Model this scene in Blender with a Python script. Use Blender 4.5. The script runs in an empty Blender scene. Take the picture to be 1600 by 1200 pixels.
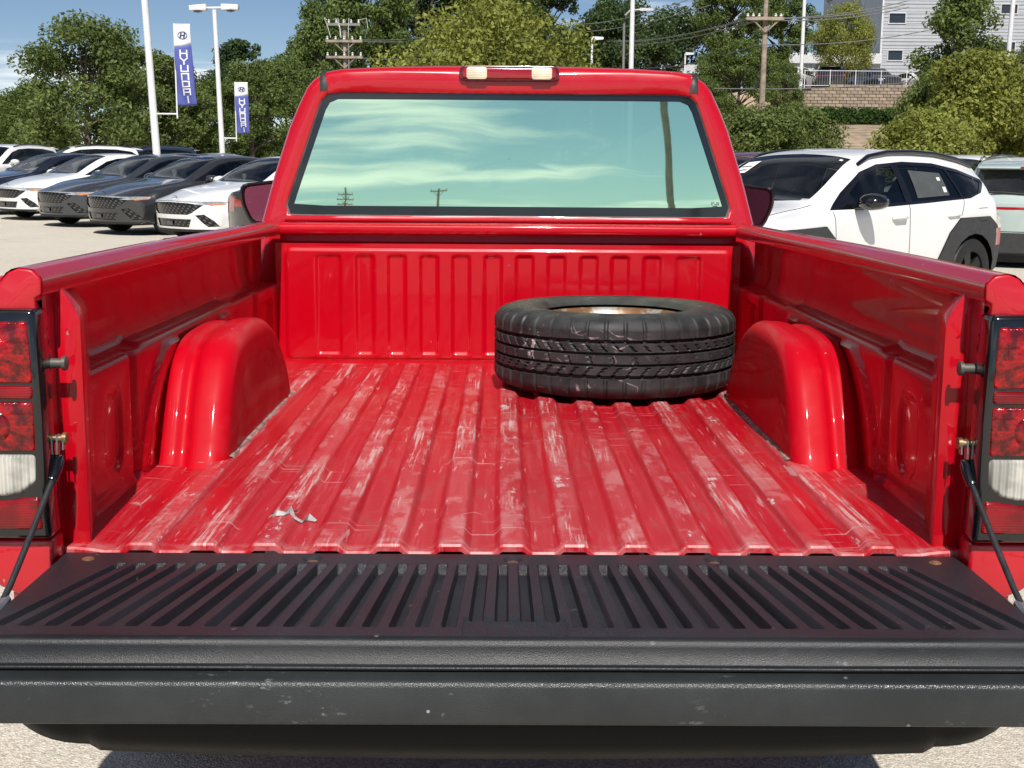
import bpy, bmesh, math, random
import numpy as np
from mathutils import Vector, Matrix
R = math.radians
rng = np.random.default_rng(7)
random.seed(7)
scene = bpy.context.scene
col = scene.collection

# ------------------------------------------------------------------ camera
CAM = np.array([-0.022, -2.2, 1.50]); F = 2000.0
PITCH, YAW, ROLL = math.atan(362 / F), R(0.49), R(0.42)
cp, sp, cy_, sy_ = math.cos(PITCH), math.sin(PITCH), math.cos(YAW), math.sin(YAW)
fw = np.array([sy_ * cp, cy_ * cp, -sp]); rt = np.array([cy_, -sy_, 0.0]); up = np.cross(rt, fw)
rt, up = rt * math.cos(ROLL) + up * math.sin(ROLL), up * math.cos(ROLL) - rt * math.sin(ROLL)
cam_d = bpy.data.cameras.new('camera'); cam = bpy.data.objects.new('camera', cam_d); col.objects.link(cam)
cam.matrix_world = Matrix(((rt[0], up[0], -fw[0], CAM[0]), (rt[1], up[1], -fw[1], CAM[1]), (rt[2], up[2], -fw[2], CAM[2]), (0, 0, 0, 1)))
cam_d.sensor_width = 36; cam_d.lens = F / 1600 * 36; cam_d.clip_start = 0.05; cam_d.clip_end = 3000
scene.camera = cam
def at(x, y, D):            # the world point seen at pixel (x, y) of the photograph, D metres ahead of the camera
    d = fw + rt * (x - 800) / F - up * (y - 600) / F
    return CAM + d * (D / d[1])
def atx(x, D): p = at(x, 240, D); return p[0], p[1]

# ------------------------------------------------------------------ sky, sun, exposure
SUN_EL, SUN_AZ = R(50), R(180 - 3)      # azimuth measured from +Y towards +X: the sun stands behind the viewer
world = bpy.data.worlds.new('World'); scene.world = world; world.use_nodes = True
wt = world.node_tree; wn = wt.nodes; wl = wt.links
bg = wn['Background']; bg.inputs[1].default_value = 0.070
sky = wn.new('ShaderNodeTexSky'); sky.sky_type = 'NISHITA'; sky.sun_disc = False
sky.sun_elevation = SUN_EL; sky.sun_rotation = SUN_AZ; sky.air_density = 1.15; sky.dust_density = 0.05; sky.ozone_density = 2.2; sky.altitude = 4500
def wmath(op, a, b=None, c=None):
    n = wn.new('ShaderNodeMath'); n.operation = op
    for i, v in enumerate((a, b, c)):
        if v is None: continue
        if hasattr(v, 'links'): wl.new(v, n.inputs[i])
        else: n.inputs[i].default_value = v
    return n.outputs[0]
wtc = wn.new('ShaderNodeTexCoord'); sep = wn.new('ShaderNodeSeparateXYZ'); wl.new(wtc.outputs['Generated'], sep.inputs[0])
dz = wmath('ADD', wmath('MAXIMUM', sep.outputs[2], 0.0), 0.06)
cmb = wn.new('ShaderNodeCombineXYZ')
wl.new(wmath('MULTIPLY', wmath('DIVIDE', sep.outputs[0], dz), .60), cmb.inputs[0]); wl.new(wmath('DIVIDE', sep.outputs[1], dz), cmb.inputs[1])
cmb.inputs[2].default_value = 7.7
nz = wn.new('ShaderNodeTexNoise'); nz.inputs['Scale'].default_value = 0.5; nz.inputs['Detail'].default_value = 9; nz.inputs['Roughness'].default_value = 0.56
nz.inputs['Distortion'].default_value = 0.25
wl.new(cmb.outputs[0], nz.inputs['Vector'])
cr = wn.new('ShaderNodeMapRange'); cr.interpolation_type = 'SMOOTHSTEP'
cr.inputs["From Min"].default_value = 0.50; cr.inputs["From Max"].default_value = 0.68; cr.inputs['To Max'].default_value = 0.85
wl.new(nz.outputs[0], cr.inputs['Value'])
mx = wn.new('ShaderNodeMix'); mx.data_type = 'RGBA'; mx.inputs[7].default_value = (15.0, 15.2, 15.6, 1)
wl.new(cr.outputs[0], mx.inputs[0]); wl.new(sky.outputs[0], mx.inputs[6]); wl.new(mx.outputs[2], bg.inputs[0])
sun_d = bpy.data.lights.new('sun', 'SUN'); sun = bpy.data.objects.new('sun', sun_d); col.objects.link(sun)
sun_d.energy = 5.0; sun_d.angle = R(0.53); sun_d.color = (1.0, 0.955, 0.89)
sd = Vector((math.sin(SUN_AZ) * math.cos(SUN_EL), math.cos(SUN_AZ) * math.cos(SUN_EL), math.sin(SUN_EL)))
sun.rotation_euler = sd.to_track_quat('Z', 'Y').to_euler(); sun.location = (0, -40, 60)
vs = scene.view_settings; vs.view_transform = 'Standard'; vs.look = 'None'; vs.exposure = 0.12; vs.gamma = 1.0; vs.use_curve_mapping = False
scene.cycles.max_bounces = 8; scene.cycles.transparent_max_bounces = 12; scene.cycles.use_denoising = True
scene.cycles.caustics_reflective = False; scene.cycles.caustics_refractive = False; scene.cycles.sample_clamp_indirect = 6

# ------------------------------------------------------------------ material helpers
class NT:
    def __init__(s, name):
        s.m = bpy.data.materials.new(name); s.m.use_nodes = True
        s.t = s.m.node_tree; s.n = s.t.nodes; s.l = s.t.links
        s.b = s.n['Principled BSDF']; s.out = s.n['Material Output']
        s._co = None
    def put(s, inp, v):
        if hasattr(v, 'is_output'): s.l.new(v, inp)
        elif isinstance(v, tuple) and len(v) == 3 and inp.type == 'RGBA': inp.default_value = (*v, 1)
        else: inp.default_value = v
    def co(s):
        if s._co is None: s._co = s.n.new('ShaderNodeTexCoord').outputs['Object']
        return s._co
    def scaled(s, sc, vec=None, rot=(0, 0, 0)):
        m = s.n.new('ShaderNodeMapping'); m.inputs['Scale'].default_value = sc; m.inputs['Rotation'].default_value = rot
        s.l.new(vec if vec is not None else s.co(), m.inputs[0]); return m.outputs[0]
    def noise(s, scale, detail=4, rough=.55, vec=None, dist=0):
        n = s.n.new('ShaderNodeTexNoise'); n.inputs['Scale'].default_value = scale; n.inputs['Detail'].default_value = detail
        n.inputs['Roughness'].default_value = rough; n.inputs['Distortion'].default_value = dist
        s.l.new(vec if vec is not None else s.co(), n.inputs['Vector']); return n.outputs[0]
    def voro(s, scale, vec=None, feat='F1', out='Distance', rnd=1.0):
        n = s.n.new('ShaderNodeTexVoronoi'); n.feature = feat; n.inputs['Scale'].default_value = scale
        n.inputs['Randomness'].default_value = rnd
        s.l.new(vec if vec is not None else s.co(), n.inputs['Vector']); return n.outputs[out]
    def step(s, v, a, b, lo=0.0, hi=1.0):
        n = s.n.new('ShaderNodeMapRange'); n.interpolation_type = 'SMOOTHSTEP'
        s.put(n.inputs[0], v); n.inputs[1].default_value = a; n.inputs[2].default_value = b
        n.inputs[3].default_value = lo; n.inputs[4].default_value = hi; return n.outputs[0]
    def math(s, op, a, b=0.0):
        n = s.n.new('ShaderNodeMath'); n.operation = op; s.put(n.inputs[0], a); s.put(n.inputs[1], b); return n.outputs[0]
    def mix(s, fac, a, b):
        n = s.n.new('ShaderNodeMix'); n.data_type = 'RGBA'; s.put(n.inputs[0], fac); s.put(n.inputs[6], a); s.put(n.inputs[7], b); return n.outputs[2]
    def xyz(s, vec=None):
        n = s.n.new('ShaderNodeSeparateXYZ'); s.l.new(vec if vec is not None else s.co(), n.inputs[0]); return n.outputs
    def bump(s, h, strength=.3, dist=.01):
        n = s.n.new('ShaderNodeBump'); n.inputs['Strength'].default_value = strength; n.inputs['Distance'].default_value = dist
        s.l.new(h, n.inputs['Height']); s.l.new(n.outputs[0], s.b.inputs['Normal']); return n.outputs[0]
    def set(s, **k):
        names = dict(color='Base Color', rough='Roughness', metal='Metallic', coat='Coat Weight', coatr='Coat Roughness', spec='Specular IOR Level',
                     trans='Transmission Weight', ior='IOR', emit='Emission Color', emits='Emission Strength', alpha='Alpha', sub='Subsurface Weight')
        for a, v in k.items(): s.put(s.b.inputs[names[a]], v)
        return s
def plain(name, c, rough=.5, metal=0.0, coat=0.0, var=.12, vs=8, bump=0.0, bs=200, spec=.5):
    t = NT(name); n = t.noise(vs, 5)
    t.set(color=t.mix(t.step(n, .3, .7), tuple(x * (1 - var) for x in c), tuple(min(1, x * (1 + var)) for x in c)), metal=metal, coat=coat, coatr=.04, spec=spec)
    t.set(rough=t.step(t.noise(vs * 2.3, 4), .25, .75, rough * .85, min(1, rough * 1.15)))
    if bump: t.bump(t.noise(bs, 3), bump, .004)
    return t.m
def paint(name, c, rough=.3, metal=0.0, flake=0.0):
    t = NT(name)
    geo = t.n.new('ShaderNodeNewGeometry')
    n = t.step(t.noise(3, 4), .3, .7)
    c2 = t.mix(n, tuple(x * .94 for x in c), c)
    t.set(color=t.mix(geo.outputs['Backfacing'], c2, (.22, .22, .22)), rough=rough, metal=metal, coat=1.0, coatr=.03)
    return t.m
def glassy(name, tint, refl=.12, opac=.35, dark=(.01, .012, .013), rough=.02):
    t = NT(name); n = t.n
    tr = n.new('ShaderNodeBsdfTransparent'); tr.inputs[0].default_value = (*tint, 1)
    gl = n.new('ShaderNodeBsdfGlossy'); gl.inputs['Roughness'].default_value = rough
    lw = n.new('ShaderNodeFresnel'); lw.inputs[0].default_value = 1.5
    f = t.math('ADD', lw.outputs[0], refl)
    df = n.new('ShaderNodeBsdfDiffuse'); df.inputs[0].default_value = (*dark, 1)
    m1 = n.new('ShaderNodeMixShader'); t.put(m1.inputs[0], t.step(t.noise(2.0, 3), .3, .8, opac * .8, min(1, opac * 1.2))); t.l.new(tr.outputs[0], m1.inputs[1]); t.l.new(df.outputs[0], m1.inputs[2])
    m2 = n.new('ShaderNodeMixShader'); t.put(m2.inputs[0], f); t.l.new(m1.outputs[0], m2.inputs[1]); t.l.new(gl.outputs[0], m2.inputs[2])
    t.l.new(m2.outputs[0], t.out.inputs[0]); t.n.remove(t.b); return t.m

# ------------------------------------------------------------------ mesh helpers
class MB:
    def __init__(s): s.v = []; s.f = []
    def add(s, vs, fs):
        o = len(s.v); s.v += [tuple(map(float, p)) for p in vs]; s.f += [tuple(i + o for i in q) for q in fs]; return s
    def box(s, x0, x1, y0, y1, z0, z1):
        return s.add([(x, y, z) for z in (z0, z1) for y in (y0, y1) for x in (x0, x1)],
                     [(0, 2, 3, 1), (4, 5, 7, 6), (0, 1, 5, 4), (2, 6, 7, 3), (0, 4, 6, 2), (1, 3, 7, 5)])
    def grid(s, P, close=False):           # P[i][j] -> quads
        n, m = len(P), len(P[0]); V = [p for r in P for p in r]
        return s.add(V, [(i * m + j, i * m + (j + 1) % m, (i + 1) * m + (j + 1) % m, (i + 1) * m + j) for i in range(n - 1) for j in range(m if close else m - 1)])
    def tube(s, pts, r, n=8, cap=True):
        pts = [Vector(p) for p in pts]; rr = r if isinstance(r, (list, tuple)) else [r] * len(pts); rings = []
        for i, p in enumerate(pts):
            d = (pts[min(i + 1, len(pts) - 1)] - pts[max(i - 1, 0)]).normalized()
            a = d.cross(Vector((0, 0, 1)) if abs(d.z) < .95 else Vector((1, 0, 0))).normalized(); b = d.cross(a)
            rings.append([p + (a * math.cos(t) + b * math.sin(t)) * rr[i] for t in [2 * math.pi * k / n for k in range(n)]])
        o = len(s.v); s.grid(rings, True)
        if cap: s.f += [tuple(o + k for k in range(n)), tuple(o + (len(pts) - 1) * n + k for k in reversed(range(n)))]
        return s
    def lathe(s, prof, c=(0, 0, 0), axis='z', n=32, a0=0, a1=2 * math.pi):   # prof: (radius, along axis)
        rings = []; full = abs(a1 - a0 - 2 * math.pi) < 1e-6
        for k in range(n if full else n + 1):
            t = a0 + (a1 - a0) * k / n; cs, sn = math.cos(t), math.sin(t); row = []
            for r, h in prof:
                p = {'z': (r * cs, r * sn, h), 'y': (r * cs, h, r * sn), 'x': (h, r * cs, r * sn)}[axis]
                row.append((p[0] + c[0], p[1] + c[1], p[2] + c[2]))
            rings.append(row)
        if full: rings.append(rings[0])
        return s.grid(rings)
    def prism(s, poly, y0, y1, plane='xz'):
        n = len(poly); mk = {'xz': lambda a, b, h: (a, h, b), 'yz': lambda a, b, h: (h, a, b), 'xy': lambda a, b, h: (a, b, h)}[plane]
        return s.add([mk(a, b, y0) for a, b in poly] + [mk(a, b, y1) for a, b in poly],
                     [tuple(range(n)), tuple(reversed(range(n, 2 * n)))] + [(i, i + n, (i + 1) % n + n, (i + 1) % n) for i in range(n)])
    def mesh(s, name, smooth=40, bevel=0.0, seg=2, weld=1e-5):
        bm = bmesh.new(); bv = [bm.verts.new(p) for p in s.v]
        for q in s.f:
            try: bm.faces.new([bv[i] for i in q])
            except ValueError: pass
        if weld: bmesh.ops.remove_doubles(bm, verts=bm.verts, dist=weld)
        bmesh.ops.recalc_face_normals(bm, faces=bm.faces)
        if bevel: bmesh.ops.bevel(bm, geom=[e for e in bm.edges if len(e.link_faces) == 2 and e.calc_face_angle(0) > .5], offset=bevel, segments=seg, affect='EDGES', profile=.5, clamp_overlap=True)
        me = bpy.data.meshes.new(name); bm.to_mesh(me); bm.free(); fin(me, smooth); return me
def fin(me, smooth):
    if smooth:
        me.polygons.foreach_set('use_smooth', [True] * len(me.polygons))
        if smooth < 179: me.set_sharp_from_angle(angle=R(smooth))
def ob(name, me, mat=None, parent=None, loc=None, rotz=None, **props):
    o = bpy.data.objects.new(name, me); col.objects.link(o)
    if me is not None and mat is not None and not len(me.materials): me.materials.append(mat)
    if mat is not None and me is not None and me.materials[0] != mat:
        o.material_slots[0].link = 'OBJECT'; o.material_slots[0].material = mat
    if parent is not None: o.parent = parent
    if loc is not None: o.location = loc
    if rotz is not None: o.rotation_euler.z = rotz
    for k, v in props.items(): o[k] = v
    return o
def thing(name, label, category, loc=(0, 0, 0), rotz=0.0, group=None, **k):
    o = ob(name, None, None, None, loc, rotz, label=label, category=category, **k)
    if group: o['group'] = group
    return o
def part(name, mb, mat, parent, smooth=40, bevel=0.0, seg=2):
    return ob(name, mb.mesh(name, smooth, bevel, seg), mat, parent)
def pchip(xs, ys, x):                       # monotone smooth interpolation
    xs = np.array(xs, float); ys = np.array(ys, float)
    if xs[0] > xs[-1]: xs, ys = xs[::-1], ys[::-1]
    h = np.diff(xs); d = np.diff(ys) / h; m = np.zeros(len(xs)); m[0], m[-1] = d[0], d[-1]
    for i in range(1, len(xs) - 1):
        if d[i - 1] * d[i] > 0:
            w1, w2 = 2 * h[i] + h[i - 1], h[i] + 2 * h[i - 1]; m[i] = (w1 + w2) / (w1 / d[i - 1] + w2 / d[i])
    x = np.clip(x, xs[0], xs[-1]); i = np.clip(np.searchsorted(xs, x) - 1, 0, len(h) - 1); t = (x - xs[i]) / h[i]
    return (ys[i] * (1 + 2 * t) * (1 - t) ** 2 + m[i] * h[i] * t * (1 - t) ** 2 + ys[i + 1] * t * t * (3 - 2 * t) + m[i + 1] * h[i] * t * t * (t - 1))
def sst(a, b, x): t = np.clip((np.asarray(x, float) - a) / (b - a), 0, 1); return t * t * (3 - 2 * t)
def rbox(u, v, u0, u1, v0, v1, r, e):      # soft rounded-rectangle mask, 1 inside, falling to 0 over e
    cu, cv = (u0 + u1) / 2, (v0 + v1) / 2; a, b = (u1 - u0) / 2 - r, (v1 - v0) / 2 - r
    dx = np.maximum(np.abs(u - cu) - a, 0); dy = np.maximum(np.abs(v - cv) - b, 0)
    d = np.hypot(dx, dy) + np.minimum(np.maximum(np.abs(u - cu) - a, np.abs(v - cv) - b), 0) - r
    return 1 - sst(-e, 0, d)
# ------------------------------------------------------------------ materials
RED = (.49, .0006, .010)
def red_paint(name, worn=0.0, rough=.32):
    t = NT(name); geo = t.n.new('ShaderNodeNewGeometry')
    c = t.mix(t.step(t.noise(2.2, 5), .35, .7), tuple(x * .93 for x in RED), RED)
    dust = t.step(t.noise(5, 7, .65), .50, .80, 0, .04 + .2 * worn)
    c = t.mix(dust, c, (.50, .16, .15))
    v1 = t.scaled((22, 1.2, 3), rot=(.3, .1, .25)); v2 = t.scaled((2, 3, 40), rot=(.1, .2, .1))
    patch = t.step(t.noise(2.7, 3, .5, t.scaled((1.3, 1, 1), rot=(.2, .1, 0))), .50, .66)
    scr = t.math('MULTIPLY', t.math('MAXIMUM', t.step(t.noise(3, 5, .6, v1), .70, .74), t.step(t.noise(3, 5, .6, v2), .70, .74)), patch)
    chips = t.math('MULTIPLY', t.step(t.voro(30, t.scaled((1, 1, .6))), .06, .10, 1, 0), t.step(t.noise(4.1, 4, .7), .53, .60))
    mk = t.math('MULTIPLY', t.math('MAXIMUM', scr, chips), .55 + .35 * worn)
    c = t.mix(mk, c, (.62, .42, .41))
    c = t.mix(geo.outputs['Backfacing'], c, (.06, .01, .012)) if name == 'cab_red' else c
    t.set(color=c, rough=t.step(t.noise(6, 5), .3, .7, rough * .8, rough * 1.3), spec=max(.12, .4 - worn), coat=max(.15, .85 - 1.2 * worn), coatr=t.step(t.noise(9, 5), .35, .75, .025, .06 + .15 * worn))
    t.bump(t.math('ADD', t.noise(14, 3), t.math('MULTIPLY', t.noise(3.5, 2), 3.0)), .012, .02)
    return t.m
M = {}
M['red'] = red_paint('truck_red'); M['cab_red'] = red_paint('cab_red', 0, .28); M['bed_red'] = red_paint('bed_red', .25, .34); M['housing_red'] = red_paint('housing_red', .55, .46)
def floor_mat():
    t = NT('worn_floor_red'); X, Y, Z = t.xyz()
    top = t.step(Z, .807, .8115)
    broad = t.noise(2.6, 4, .6, t.scaled((1, .5, 1)))
    base = t.mix(t.step(broad, .38, .66, 0, .32), (.43, .0008, .010), (.49, .020, .030))
    st1 = t.noise(3, 5, .68, t.scaled((26, .9, 1)))                       # long streaks from sliding loads
    base = t.mix(t.step(st1, .46, .70, 0, .20), base, (.58, .12, .125))
    pink = t.math('MULTIPLY', top, t.step(t.noise(2.2, 5, .65, t.scaled((3.5, .6, 1))), .36, .62, .02, .33))
    base = t.mix(pink, base, (.60, .135, .14))
    st2 = t.noise(2.6, 6, .76, t.scaled((40, 1.5, 1), rot=(0, 0, .012)))
    pat = t.step(t.noise(1.5, 5, .7, t.scaled((3.2, 1.0, 1))), .47, .60)
    bare = t.math('MULTIPLY', t.math('MULTIPLY', t.step(st2, .50, .60), pat), t.math('ADD', t.math('MULTIPLY', top, .85), .12))
    base = t.mix(t.math('MULTIPLY', bare, .75), base, (.62, .50, .48))
    core = t.math('MULTIPLY', t.math('MULTIPLY', top, t.step(t.noise(3.4, 8, .8, t.scaled((4, 1.4, 1))), .595, .63)), t.step(t.noise(7, 5, .7, t.scaled((2, 5, 1))), .42, .55, .15, 1))
    base = t.mix(t.math('MULTIPLY', core, .8), base, (.66, .62, .60))     # bare whitened scrapes on the crests
    edge = t.math('MULTIPLY', t.step(Z, .8105, .8128), t.step(t.noise(14, 6, .7, t.scaled((1, .5, 1))), .50, .60, 0, .55))
    rear = t.math('MULTIPLY', t.step(Y, .05, .012, 0, 1), t.step(t.noise(20, 5, .7), .42, .58))
    base = t.mix(t.math('MULTIPLY', rear, .28), base, (.62, .35, .34))
    base = t.mix(t.math('MULTIPLY', edge, .5), base, (.64, .36, .36))
    allm = None
    for i, (sc, str_, rot, w, lim) in enumerate([(4, (1, .45, 1), .3, .0006, .56)]):      # hairline scratches
        n = t.noise(sc, 1, .5, t.scaled(str_, rot=(0, 0, rot)), .5)
        m = t.math('MULTIPLY', t.step(t.math('ABSOLUTE', t.math('SUBTRACT', n, .5 + .013 * i)), w, w * 2.4, 1, 0), t.step(t.noise(4 + i, 3, .6), lim, lim + .08))
        allm = m if allm is None else t.math('MAXIMUM', allm, m)
    for (sx, sy, rot, th) in [(4, 90, .02, .66), (5, 70, -.25, .68), (80, 5, .06, .66), (70, 5, -.5, .68), (60, 6, .7, .70)]:       # short straight scuffs
        n = t.noise(1.0, 4, .6, t.scaled((sx, sy, 1), rot=(0, 0, rot)))
        allm = t.math('MAXIMUM', allm, t.math('MULTIPLY', t.step(n, th - .03, th, 0, .75), t.step(t.noise(3.5, 3, .6, t.scaled((1, 1, 1), rot=(0, 0, sx))), .48, .62)))
    base = t.mix(t.math('MULTIPLY', allm, .55), base, (.68, .52, .51))
    dirt = t.math('MULTIPLY', t.step(t.noise(6, 7, .7, t.scaled((2, .6, 1))), .54, .74, 0, .5), t.math('SUBTRACT', 1.0, t.math('MULTIPLY', top, .7)))
    base = t.mix(dirt, base, (.26, .10, .085))
    sp = t.math('MULTIPLY', t.step(t.voro(9), .03, .06, 1, 0), t.step(t.noise(5, 2), .5, .6)); base = t.mix(t.math('MULTIPLY', sp, .7), base, (.16, .10, .08))
    t.set(color=base, rough=t.step(broad, .3, .7, .32, .50), coat=.2, coatr=.2, spec=.4)
    t.bump(t.math('ADD', t.noise(7, 4, .6), t.math('MULTIPLY', t.noise(60, 3, .7), .2)), .12, .012)
    return t.m
M['floor'] = floor_mat()
def grained(name, c, rough=.5, scale=420, strength=.5, scuff=.2, purple=False, spec=.5):
    t = NT(name); n = t.noise(5, 6, .6)
    c2 = t.mix(t.step(n, .35, .7), tuple(x * .8 for x in c), tuple(x * 1.25 for x in c))
    if purple: c2 = t.mix(t.step(t.noise(3, 4), .45, .65, 0, .6), c2, (.022, .015, .019))
    sc = t.math('MULTIPLY', t.step(t.noise(2, 8, .75, t.scaled((14, 30, 30))), .56, .66), t.step(t.noise(4, 3), .5, .68, 0, scuff))
    ch = t.math('MULTIPLY', t.step(t.voro(34), .10, .14, 1, 0), t.step(t.noise(9, 3), .58, .66, 0, scuff * 1.6))
    c2 = t.mix(t.math('MAXIMUM', sc, ch), c2, (.30, .31, .31))
    t.set(color=c2, rough=t.step(n, .3, .7, rough * .85, rough * 1.2), spec=spec)
    t.bump(t.math('ADD', t.voro(scale), t.math('MULTIPLY', t.noise(scale * .4, 3), .7)), strength, .0022)
    return t.m
M['liner'] = grained('liner_plastic', (.019, .020, .025), .38, 620, .45, .14, True)
M['liner_lip'] = grained('liner_edge_plastic', (.013, .014, .016), .36, 900, .16, .25, False, .32)
M['cap'] = grained('tailgate_cap_plastic', (.022, .025, .026), .36, 520, .25, .75)
M['bumper'] = grained('bumper_black', (.003, .003, .0035), .40, 200, .1, .02, False, .2)
M['black_gloss'] = plain('gloss_black', (.006, .006, .007), .12, 0, .6, .2)
M['black_matte'] = plain('matte_black', (.012, .012, .012), .65, 0, 0, .25, 6)
M['rubber_strip'] = plain('black_rubber', (.02, .02, .02), .55)
M['dark_under'] = plain('grimy_black_steel', (.012, .011, .010), .7, 0, 0, .5, 9)
M['steel'] = plain('scratched_steel', (.42, .42, .42), .35, .9, 0, .25, 20)
M['bare_metal'] = plain('bare_sheet_metal', (.40, .40, .39), .5, .3, 0, .3, 40)
M['gold'] = plain('yellow_zinc', (.34, .24, .13), .42, .8, 0, .4, 60)
M['rust'] = plain('rusty_bolt_head', (.20, .085, .04), .75, .1, 0, .45, 90, .4, 300)
M['cable'] = plain('black_cable_sheath', (.022, .022, .024), .4, 0, 0, .25, 40, .3, 500)
M['seam'] = plain('dirty_bare_seam', (.30, .20, .18), .7, .1, 0, .55, 28)
M['seal'] = plain('grey_window_gasket', (.16, .15, .14), .6, 0, 0, .3, 12)
M['frit'] = plain('black_glass_border', (.008, .010, .012), .06, 0, .5, .1)
M['dark_fabric'] = plain('dark_seat_fabric', (.03, .03, .033), .9, 0, 0, .2, 30)
M['chrome'] = plain('chrome', (.75, .75, .76), .12, 1.0, 0, .05)
def lens(name, c, rough=.08, wave=0, axis=2, sc=260, dark=.3, cz=1.16):
    t = NT(name); X = t.xyz()
    if wave:
        f = t.step(t.noise(16, 3, .5), .38, .60)
        t.set(color=t.mix(f, c, tuple(x * dark for x in c)))
        t.bump(t.math('SINE', t.math('MULTIPLY', X[axis], sc)), .22 if sc > 700 else .6, .004)
    else:                    # faceted reflector's gleam painted into the colour: streaks fan out from the bulb
        dx = t.math('SUBTRACT', t.math('ABSOLUTE', X[0]), .885); dz_ = t.math('SUBTRACT', X[2], cz)
        an = t.math('ARCTAN2', dz_, dx); rd = t.math('SQRT', t.math('ADD', t.math('MULTIPLY', dx, dx), t.math('MULTIPLY', dz_, dz_)))
        cv = t.n.new('ShaderNodeCombineXYZ'); t.l.new(t.math('MULTIPLY', an, 4), cv.inputs[0]); t.l.new(t.math('MULTIPLY', rd, 40), cv.inputs[1])
        n = t.noise(1.0, 4, .65, cv.outputs[0]); f = t.step(n, .36, .70)
        col_ = t.mix(f, tuple(x * dark for x in c), c); col_ = t.mix(t.step(n, .68, .78, 0, .7), col_, (.70, .06, .04))
        t.set(color=col_); t.bump(n, .25, .010)
    t.set(rough=rough, coat=.7, coatr=.015, spec=.3)
    return t.m
M['lens_red'] = lens('red_lamp_lens', (.46, .002, .004), .16, 0, 2, 260, .16)
M['lens_turn'] = lens('red_turn_lens', (.40, .002, .004), .16, 0, 2, 260, .16, 1.04)
M['lens_red_flat'] = lens('red_reflector', (.26, .0015, .005), .2, 1, 2, 1400, .6)
M['lens_clear'] = lens('clear_ribbed_lens', (.62, .60, .53), .12, 1, 0, 480, .55)
M['lens_cargo'] = lens('cream_ribbed_lens', (.80, .74, .54), .2, 1, 2, 1100, .85)
def rear_glass_mat():
    t = NT('green_reflective_glass'); n = t.n
    tr = n.new('ShaderNodeBsdfTransparent'); tr.inputs[0].default_value = (.42, .62, .54, 1)
    gl = n.new('ShaderNodeBsdfGlossy'); gl.inputs['Roughness'].default_value = .012; gl.inputs[0].default_value = (.76, 1.0, .70, 1)
    df = n.new('ShaderNodeBsdfDiffuse'); df.inputs[0].default_value = (.16, .27, .23, 1)
    b = n.new('ShaderNodeBump'); b.inputs['Strength'].default_value = .035; b.inputs['Distance'].default_value = .05
    t.l.new(t.noise(1.6, 2, .4), b.inputs['Height']); t.l.new(b.outputs[0], gl.inputs['Normal'])
    m1 = n.new('ShaderNodeMixShader'); t.put(m1.inputs[0], t.step(t.noise(60, 6, .7), .55, .85, .05, .16)); t.l.new(tr.outputs[0], m1.inputs[1]); t.l.new(df.outputs[0], m1.inputs[2])
    m2 = n.new('ShaderNodeMixShader'); m2.inputs[0].default_value = .90; t.l.new(m1.outputs[0], m2.inputs[1]); t.l.new(gl.outputs[0], m2.inputs[2])
    t.l.new(m2.outputs[0], t.out.inputs[0]); n.remove(t.b); return t.m
M['rear_glass'] = rear_glass_mat()
M['car_glass'] = glassy('car_window_glass', (.84, .93, .90), .04, .02)
M['privacy'] = glassy('tinted_window_glass', (.30, .33, .33), .04, .2)
M['mirror'] = plain('mirror_glass', (.7, .7, .72), .02, 1.0, 0, .02)

# ------------------------------------------------------------------ ground
def ground_mat():
    t = NT('sunlit_concrete'); n = t.noise(.35, 6, .6)
    sp = t.voro(150, out='Color'); hs = t.n.new('ShaderNodeSeparateColor'); t.l.new(sp, hs.inputs[0])
    c = t.mix(t.step(n, .3, .7), (.52, .475, .39), (.60, .555, .47))
    agg = t.mix(t.step(hs.outputs[0], .1, .9), (.30, .25, .19), (.80, .75, .66))
    c = t.mix(t.step(t.noise(40, 3), .3, .7, .25, .6), c, agg)
    st = t.step(t.noise(.9, 8, .65, t.scaled((1, 2.2, 1))), .56, .72, 0, .35); c = t.mix(st, c, (.25, .225, .19))
    t.set(color=c, rough=.85, spec=.3); t.bump(t.voro(170), .8, .004); return t.m
M['concrete'] = ground_mat()
g = MB(); g.grid([[(x, y, 0) for x in (-900, -60, 60, 900)] for y in (-900, -60, 60, 900)][::-1])
ob('ground', g.mesh('ground', 0), M['concrete'], kind='structure', label='pale concrete parking lot')

# ------------------------------------------------------------------ pickup truck
RAKE = math.atan(362 / F) - math.atan(325 / F); ZF = .8      # the bed floor lies ZF above the ground at the tailgate
a_ = -RAKE; ca, sa = math.cos(a_), math.sin(a_); cT = (-.022, -2.2, .66)
O = CAM - np.array([cT[0], cT[1] * ca - cT[2] * sa, cT[1] * sa + cT[2] * ca])
truck = thing('pickup_truck', 'red pickup truck with its tailgate let down and a tyre in its bed', 'pickup truck', (O[0], O[1] + ZF * sa, O[2] - ZF * ca))
truck.rotation_euler = (a_, 0, 0)
def tp(name, mb, mat, parent=None, smooth=40, bevel=0.0, seg=2, label=None):
    mb.v = [(x, y, z + ZF) for x, y, z in mb.v]
    o = part(name, mb, M[mat] if isinstance(mat, str) else mat, parent or truck, smooth, bevel, seg)
    if label: o['label'] = label
    return o
def mir(mb, s):
    if s > 0: mb.v = [(-x, y, z) for x, y, z in mb.v]
    return mb
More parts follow.
